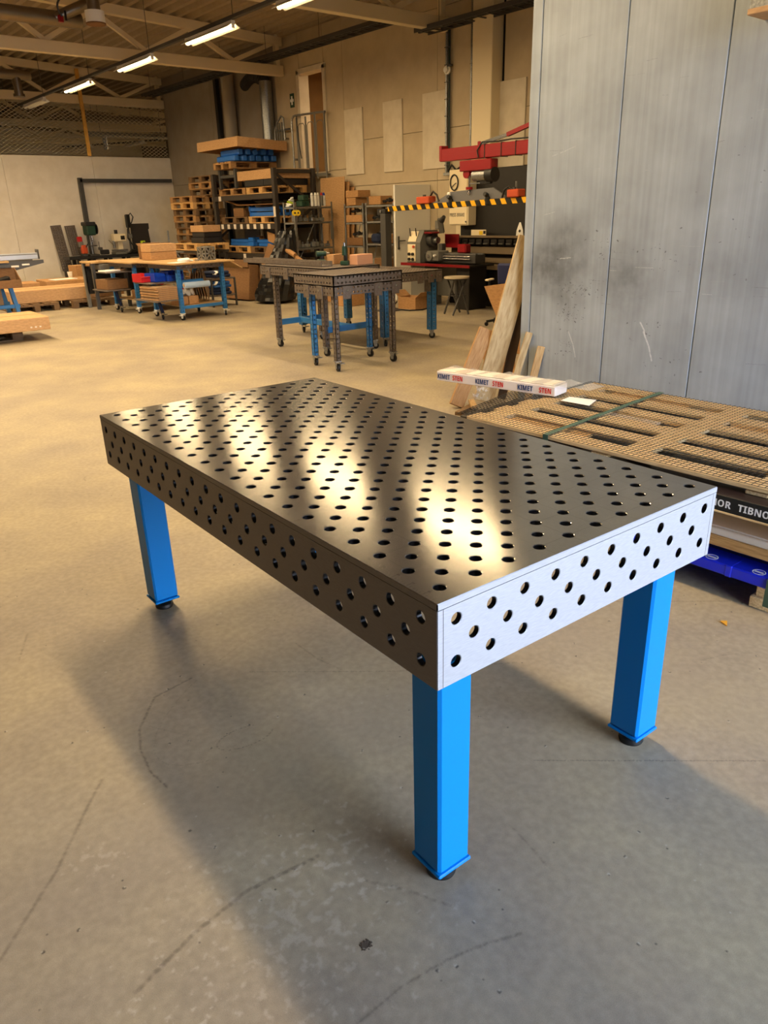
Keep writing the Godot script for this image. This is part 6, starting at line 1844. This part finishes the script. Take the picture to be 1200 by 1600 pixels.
func build_back_bench():
	var Z = -20.2
	# frame on the partition
	var f = thing("steel_portal", "dark steel frame standing before the white partition, corner at upper left", "frame", Vector3(6.85, 0, -20.66))
	pb(f, "upright", Vector3(0.11, 2.6, 0.1), Vector3(0, 1.3, 0), M.dark_steel, 0.005)
	pb(f, "crossbar", Vector3(2.6, 0.09, 0.1), Vector3(1.28, 2.53, 0), M.dark_steel, 0.005)
	var b = thing("tool_bench", "long black workbench with drills before the white partition", "workbench", Vector3(7.2, 0, Z))
	pb(b, "bench_top", Vector3(2.4, 0.07, 0.5), Vector3(0, 0.64, 0), M.black_paint, 0.008)
	for x in [-0.95, -0.55, -0.1, 0.4, 1.1]:
		pb(b, "leg", Vector3(0.08, 0.6, 0.08), Vector3(x, 0.3, 0.18), M.black_paint, 0.004)
		pb(b, "leg", Vector3(0.08, 0.6, 0.08), Vector3(x, 0.3, -0.18), M.black_paint, 0.004)
	pb(b, "lower_shelf", Vector3(2.3, 0.03, 0.4), Vector3(0, 0.15, 0), M.black_paint, 0.003)
	for k in 2:
		var p = MB.new()
		p.perf(0.28, 1.15, 0.015, 0.05, 4, 17, 0.0625, 1, 0.014, 0.02, 8, 0.0)
		var o = solo("perforated_plate", ["tall grey perforated plate leaning on the white partition, left one", "tall grey perforated plate behind the red drill, right one"][k], "steel plate", p.done(), M.raw_steel, Vector3(5.98 + k * 0.36, 0.312 if k == 0 else 0.68, -20.58), 0.0, "perforated plates at the partition")
		o.rotation_degrees = Vector3(-8, 4, 3)
		if k == 1:
			o.position = Vector3(6.3, 0.68, -20.58)
			o.scale = Vector3(1, 0.66, 1)
		else:
			var sp = thing("plate_support", "dark block under the left perforated plate", "block", Vector3(6.05, 0, -20.57))
			pb(sp, "block", Vector3(0.2, 0.3, 0.15), Vector3(0.08, 0.15, 0), M.rack_steel, 0.005)
			pb(sp, "block_cap", Vector3(0.22, 0.012, 0.17), Vector3(0.08, 0.304, 0), M.dark_steel)
	# pillar drill
	var d = thing("pillar_drill", "dark green pillar drill on the black bench in front of the steel frame", "machine", Vector3(6.72, 0.676, Z))
	pb(d, "drill_base", Vector3(0.25, 0.04, 0.3), Vector3(0, 0.02, 0), M.dark_steel, 0.006)
	pc(d, "drill_column", 0.75, 0.03, Vector3(0.03, 0.4, -0.1), M.galvanised)
	pb(d, "drill_head", Vector3(0.24, 0.26, 0.34), Vector3(0, 0.64, 0), M.dark_green, 0.03)
	pb(d, "belt_cover", Vector3(0.26, 0.1, 0.4), Vector3(0, 0.79, -0.02), M.black_paint, 0.02)
	pc(d, "feed_wheel", 0.02, 0.13, Vector3(0.16, 0.66, 0.05), M.black_plastic, Vector3(0, 0, 90), -1, 16)
	pc(d, "spindle", 0.16, 0.022, Vector3(0, 0.43, 0.1), M.chrome)
	pc(d, "drill_table", 0.02, 0.12, Vector3(0, 0.25, 0.06), M.dark_steel)
	var rd = thing("magnetic_drill", "red magnetic drill on the left end of the black bench", "machine", Vector3(6.45, 0.676, Z + 0.05))
	pb(rd, "drill_base", Vector3(0.12, 0.06, 0.2), Vector3(0.02, 0.03, 0), M.dark_steel, 0.006)
	pb(rd, "drill_body", Vector3(0.15, 0.22, 0.14), Vector3(0.03, 0.17, 0), M.orange_case, 0.02)
	pb(rd, "motor_cap", Vector3(0.12, 0.14, 0.12), Vector3(-0.04, 0.42, -0.02), M.red_bin, 0.02)
	pb(rd, "motor", Vector3(0.12, 0.16, 0.12), Vector3(-0.03, 0.3, -0.02), M.machine_grey, 0.02)
	bar(rd, "handle", Vector3(0.06, 0.22, 0.08), Vector3(0.16, 0.36, 0.1), 0.025, 0.025, M.black_plastic)
	var vs = thing("bench_vice", "black bench vice right of the dark green drill", "vice", Vector3(7.0, 0.676, Z + 0.1))
	pb(vs, "vice_body", Vector3(0.22, 0.12, 0.14), Vector3(0, 0.08, 0), M.black_paint, 0.02)
	pb(vs, "vice_jaw", Vector3(0.07, 0.07, 0.15), Vector3(-0.1, 0.17, 0), M.dark_steel, 0.006)
	pc(vs, "vice_handle", 0.3, 0.008, Vector3(-0.14, 0.2, 0.05), M.dark_steel)
	var ms = thing("mill_drill", "cream milling machine with a small dark display in the middle of the black bench", "machine", Vector3(7.44, 0.676, Z))
	pb(ms, "mill_base", Vector3(0.36, 0.06, 0.34), Vector3(0.02, 0.03, 0), M.machine_grey, 0.008)
	pb(ms, "mill_column", Vector3(0.14, 0.44, 0.14), Vector3(0.08, 0.27, -0.1), M.machine_cream, 0.015)
	pb(ms, "mill_head", Vector3(0.34, 0.2, 0.24), Vector3(0.04, 0.42, 0), M.machine_cream, 0.02)
	pb(ms, "display", Vector3(0.11, 0.1, 0.01), Vector3(0.1, 0.42, 0.125), M.machine_black, 0.003)
	pc(ms, "quill", 0.18, 0.035, Vector3(-0.12, 0.26, 0.02), M.galvanised)
	pc(ms, "motor", 0.12, 0.045, Vector3(-0.02, 0.56, 0), M.black_plastic)
	pc(ms, "hand_lever", 0.2, 0.01, Vector3(-0.22, 0.3, 0.1), M.chrome, Vector3(0, 0, 40))
	pb(ms, "cross_table", Vector3(0.4, 0.05, 0.16), Vector3(0.0, 0.1, 0.06), M.galvanised, 0.006)
	var mt = thing("stand_drill", "tall drill stand with a black motor and hose, left of the dark metal sheet", "machine", Vector3(7.78, 0.676, Z))
	pc(mt, "stand_column", 0.95, 0.025, Vector3(0, 0.48, 0), M.dark_steel)
	pb(mt, "stand_base", Vector3(0.22, 0.04, 0.28), Vector3(0, 0.02, 0.02), M.black_paint, 0.006)
	pb(mt, "drill_motor", Vector3(0.11, 0.34, 0.12), Vector3(0.0, 0.83, 0.04), M.black_plastic, 0.02)
	ptube(mt, "hose", [Vector3(0.02, 0.95, 0.05), Vector3(0.1, 1.03, 0.05), Vector3(0.16, 0.93, 0.05), Vector3(0.1, 0.8, 0.05), Vector3(-0.05, 0.62, 0.06), Vector3(-0.08, 0.4, 0.08), Vector3(0.1, 0.1, 0.1)], 0.015, M.black_plastic)
	pb(mt, "carriage", Vector3(0.1, 0.12, 0.1), Vector3(0, 0.45, 0.04), M.machine_grey, 0.01)
	var sh = thing("metal_sheet", "dark brown metal sheet standing upright on the right end of the black bench", "sheet", Vector3(8.2, 0.676, -20.38))
	pprism(sh, "sheet", [Vector2(-0.28, 0), Vector2(0.26, 0), Vector2(0.22, 0.6), Vector2(0.25, 0.62), Vector2(0.25, 0.76), Vector2(-0.28, 0.76)], -0.01, 0.01, M.rack_steel)
	pb(sh, "sheet_foot", Vector3(0.5, 0.02, 0.12), Vector3(0, 0.01, 0.02), M.rack_steel)
	var gl = thing("grinder", "lime green angle grinder standing before the dark metal sheet", "grinder", Vector3(8.05, 0.676, Z + 0.1))
	pb(gl, "grinder_body", Vector3(0.08, 0.24, 0.09), Vector3(0, 0.13, 0), M.lime, 0.02, Vector3(0, 0, 10))
	pb(gl, "grinder_head", Vector3(0.12, 0.08, 0.1), Vector3(0.05, 0.28, 0), M.lime, 0.02)
	pc(gl, "disc", 0.01, 0.07, Vector3(0.06, 0.22, 0.05), M.dark_steel, Vector3(90, 0, 0))
	var cbx = thing("cable_heap", "heap of black cables on the black bench below the drill stand", "cables", Vector3(7.75, 0.676, Z + 0.2))
	for k in 4:
		ptube(cbx, "cable", [Vector3(-0.18 + 0.03 * k, 0.02, 0), Vector3(-0.08, 0.05 + 0.025 * k, 0.04), Vector3(0.06, 0.08, 0.02 * k), Vector3(0.2 - 0.03 * k, 0.02, 0.01)], 0.018, M.black_plastic)

func build_left_goods():
	# long wrapped carton on pallets
	var lc = thing("long_carton", "very long flat brown carton lying on pallets along the partition", "carton", Vector3(3.92, 0.146, -14.75), 0.0)
	pb(lc, "carton_body", Vector3(1.95, 0.23, 0.85), Vector3(0.0, 0.116, 0), M.cardboard_orange, 0.008)
	pb(lc, "carton_seam", Vector3(1.955, 0.004, 0.03), Vector3(0.0, 0.232, 0), M.cardboard)
	pallet("dark pallet under the right end of the long flat carton", Vector3(4.4, 0, -14.7), 90, "pallet_old", "pallets under the long carton")
	pallet("dark pallet under the left end of the long flat carton", Vector3(3.35, 0, -14.75), 90, "pallet_old", "pallets under the long carton")
	var flats = [[3.48, -16.2, 1.0, 0.7, 0.3, "flat brown carton behind the left part of the long carton"], [4.62, -16.35, 0.95, 0.9, 0.3, "flat brown carton with a white sheet on it behind the long carton"]]
	for s in flats:
		carton("flat_carton", s[5], Vector3(s[0], 0.0, s[1]), Vector3(s[2], s[4] + 0.1, s[3]), M.cardboard, -4.0)
	var wsh = thing("white_sheet", "white paper sheet on the flat carton behind the long carton", "paper", Vector3(4.55, 0.402, -16.2), 8.0)
	pb(wsh, "sheet", Vector3(0.5, 0.012, 0.3), Vector3(0, 0.006, 0), M.paper, 0.002)
	var cup = thing("white_cup", "small white cup beside the upright brown box", "cup", Vector3(4.85, 0.402, -16.62))
	var cu = MB.new()
	cu.lathe([Vector2(0, 0.002), Vector2(0.04, 0.002), Vector2(0.055, 0.12), Vector2(0.05, 0.12), Vector2(0.037, 0.01), Vector2(0, 0.01)], 14)
	part(cup, "cup_body", cu.done(), M.paper)
	pb(cup, "cup_label", Vector3(0.05, 0.04, 0.003), Vector3(0, 0.06, 0.05), M.sign_white)
	carton("tilted_box", "square brown box standing behind the white sheet", Vector3(5.35, 0, -17.2), Vector3(0.5, 0.62, 0.4), M.cardboard, 6.0)
	carton("floor_box", "low brown box right of the square brown box at the partition", Vector3(5.55, 0, -16.4), Vector3(0.55, 0.32, 0.4), M.cardboard_dark, 3.0)
	# carton on a pallet at the left edge
	var c2 = thing("flat_carton", "flat orange-brown carton on a pallet at the left edge of the frame", "carton", Vector3(1.55, 0.146, -10.95), -2.0)
	pb(c2, "carton_body", Vector3(1.75, 0.175, 0.95), Vector3(0, 0.088, 0.1), M.cardboard_orange, 0.008)
	pb(c2, "carton_seam", Vector3(1.755, 0.004, 0.03), Vector3(0.0, 0.176, 0.1), M.cardboard)
	for k in 3:
		pb(c2, "print_mark", Vector3(0.025, 0.02, 0.002), Vector3(0.62 + k * 0.06, 0.05, 0.576), M.label_paper)
	pallet("dark pallet under the flat carton at the left edge of the frame", Vector3(1.5, 0, -11.05), 0, "pallet_old", "pallets on the floor")
	# cart at the left edge
	var t = thing("profile_cart", "blue-legged cart with outstretched grey arms at the left edge of the frame", "workbench", Vector3(2.34, 0, -13.06), 0.0)
	for s in [[0.32, 0.3], [0.32, -0.3], [-0.6, 0.3], [-0.6, -0.3]]:
		bar(t, "leg", Vector3(s[0], 0.06, s[1]), Vector3(s[0] - 0.1, 0.82, s[1]), 0.08, 0.06, M.blue_frame)
		caster(t, Vector3(s[0] + 0.02, 0, s[1]), 30, M.galvanised, 0.7)
	for z in [-0.3, 0.3]:
		pb(t, "low_beam", Vector3(1.0, 0.06, 0.04), Vector3(-0.15, 0.27, z), M.blue_frame, 0.005)
		pprism(t, "support_arm", [Vector2(-0.7, 0.82), Vector2(0.35, 0.82), Vector2(0.85, 0.92), Vector2(0.85, 0.97), Vector2(-0.7, 0.95)], -0.02, 0.02, M.dark_steel, Vector3(0, 0, z))
		pb(t, "arm_slot", Vector3(0.14, 0.03, 0.045), Vector3(0.38, 0.89, z), M.white_wall, 0.002)
		pb(t, "arm_slot", Vector3(0.12, 0.025, 0.045), Vector3(0.56, 0.91, z), M.white_wall, 0.002)
	pb(t, "cart_top", Vector3(1.1, 0.03, 0.7), Vector3(-0.25, 0.965, 0), M.ply, 0.004)
	var al = thing("aluminium_profile", "bright aluminium profile lying on the cart at the left edge", "profile", Vector3(2.38, 0.982, -12.84))
	pb(al, "profile_bar", Vector3(1.6, 0.1, 0.12), Vector3(-0.05, 0.051, 0), mk("aluminium", "c9ced6", 0.3, 0.6), 0.01)
	pb(al, "profile_groove", Vector3(1.602, 0.015, 0.122), Vector3(-0.05, 0.08, 0), M.machine_grey)
	pb(al, "end_stop", Vector3(0.02, 0.15, 0.14), Vector3(0.76, 0.076, 0), M.dark_steel, 0.004)
	var tb = thing("tool_tray", "brown tool tray with black and red tools hung on the left cart", "tray", Vector3(2.3, 0.58, -12.58), 0.0)
	var tr = MB.new()
	tr.box(Vector3(0, 0.06, 0.12), Vector3(0.8, 0.12, 0.012), 0.003)
	tr.box(Vector3(0, 0.15, -0.12), Vector3(0.8, 0.3, 0.012), 0.003)
	tr.box(Vector3(0, 0.008, 0), Vector3(0.8, 0.012, 0.24), 0.003)
	for x in [-0.4, 0.4]:
		tr.x = Transform3D(Basis(Vector3.UP, PI / 2), Vector3(x, 0, 0))
		tr.prism(PackedVector2Array([Vector2(-0.12, 0), Vector2(0.12, 0), Vector2(0.12, 0.3), Vector2(-0.12, 0.12)]), -0.006, 0.006)
	part(tb, "tray_body", tr.done(), M.cardboard_dark)
	pb(tb, "black_tool", Vector3(0.25, 0.08, 0.12), Vector3(0.15, 0.12, 0), M.black_plastic, 0.02, Vector3(0, 20, 10))
	pb(tb, "red_handle", Vector3(0.2, 0.03, 0.04), Vector3(0.0, 0.15, 0.04), M.red_bin, 0.01, Vector3(0, 10, 14))
	pb(tb, "mounting_bar", Vector3(0.7, 0.04, 0.04), Vector3(0, 0.32, -0.1), M.dark_steel, 0.004)
	bar(tb, "hanger_arm", Vector3(0.05, 0.3, -0.1), Vector3(0.05, 0.36, -0.12), 0.03, 0.03, M.dark_steel)
	carton("cart_carton", "brown upright carton on the low beams of the left cart", Vector3(2.15, 0.302, -13.06), Vector3(0.6, 0.28, 0.6), M.cardboard_grey, 0.0)
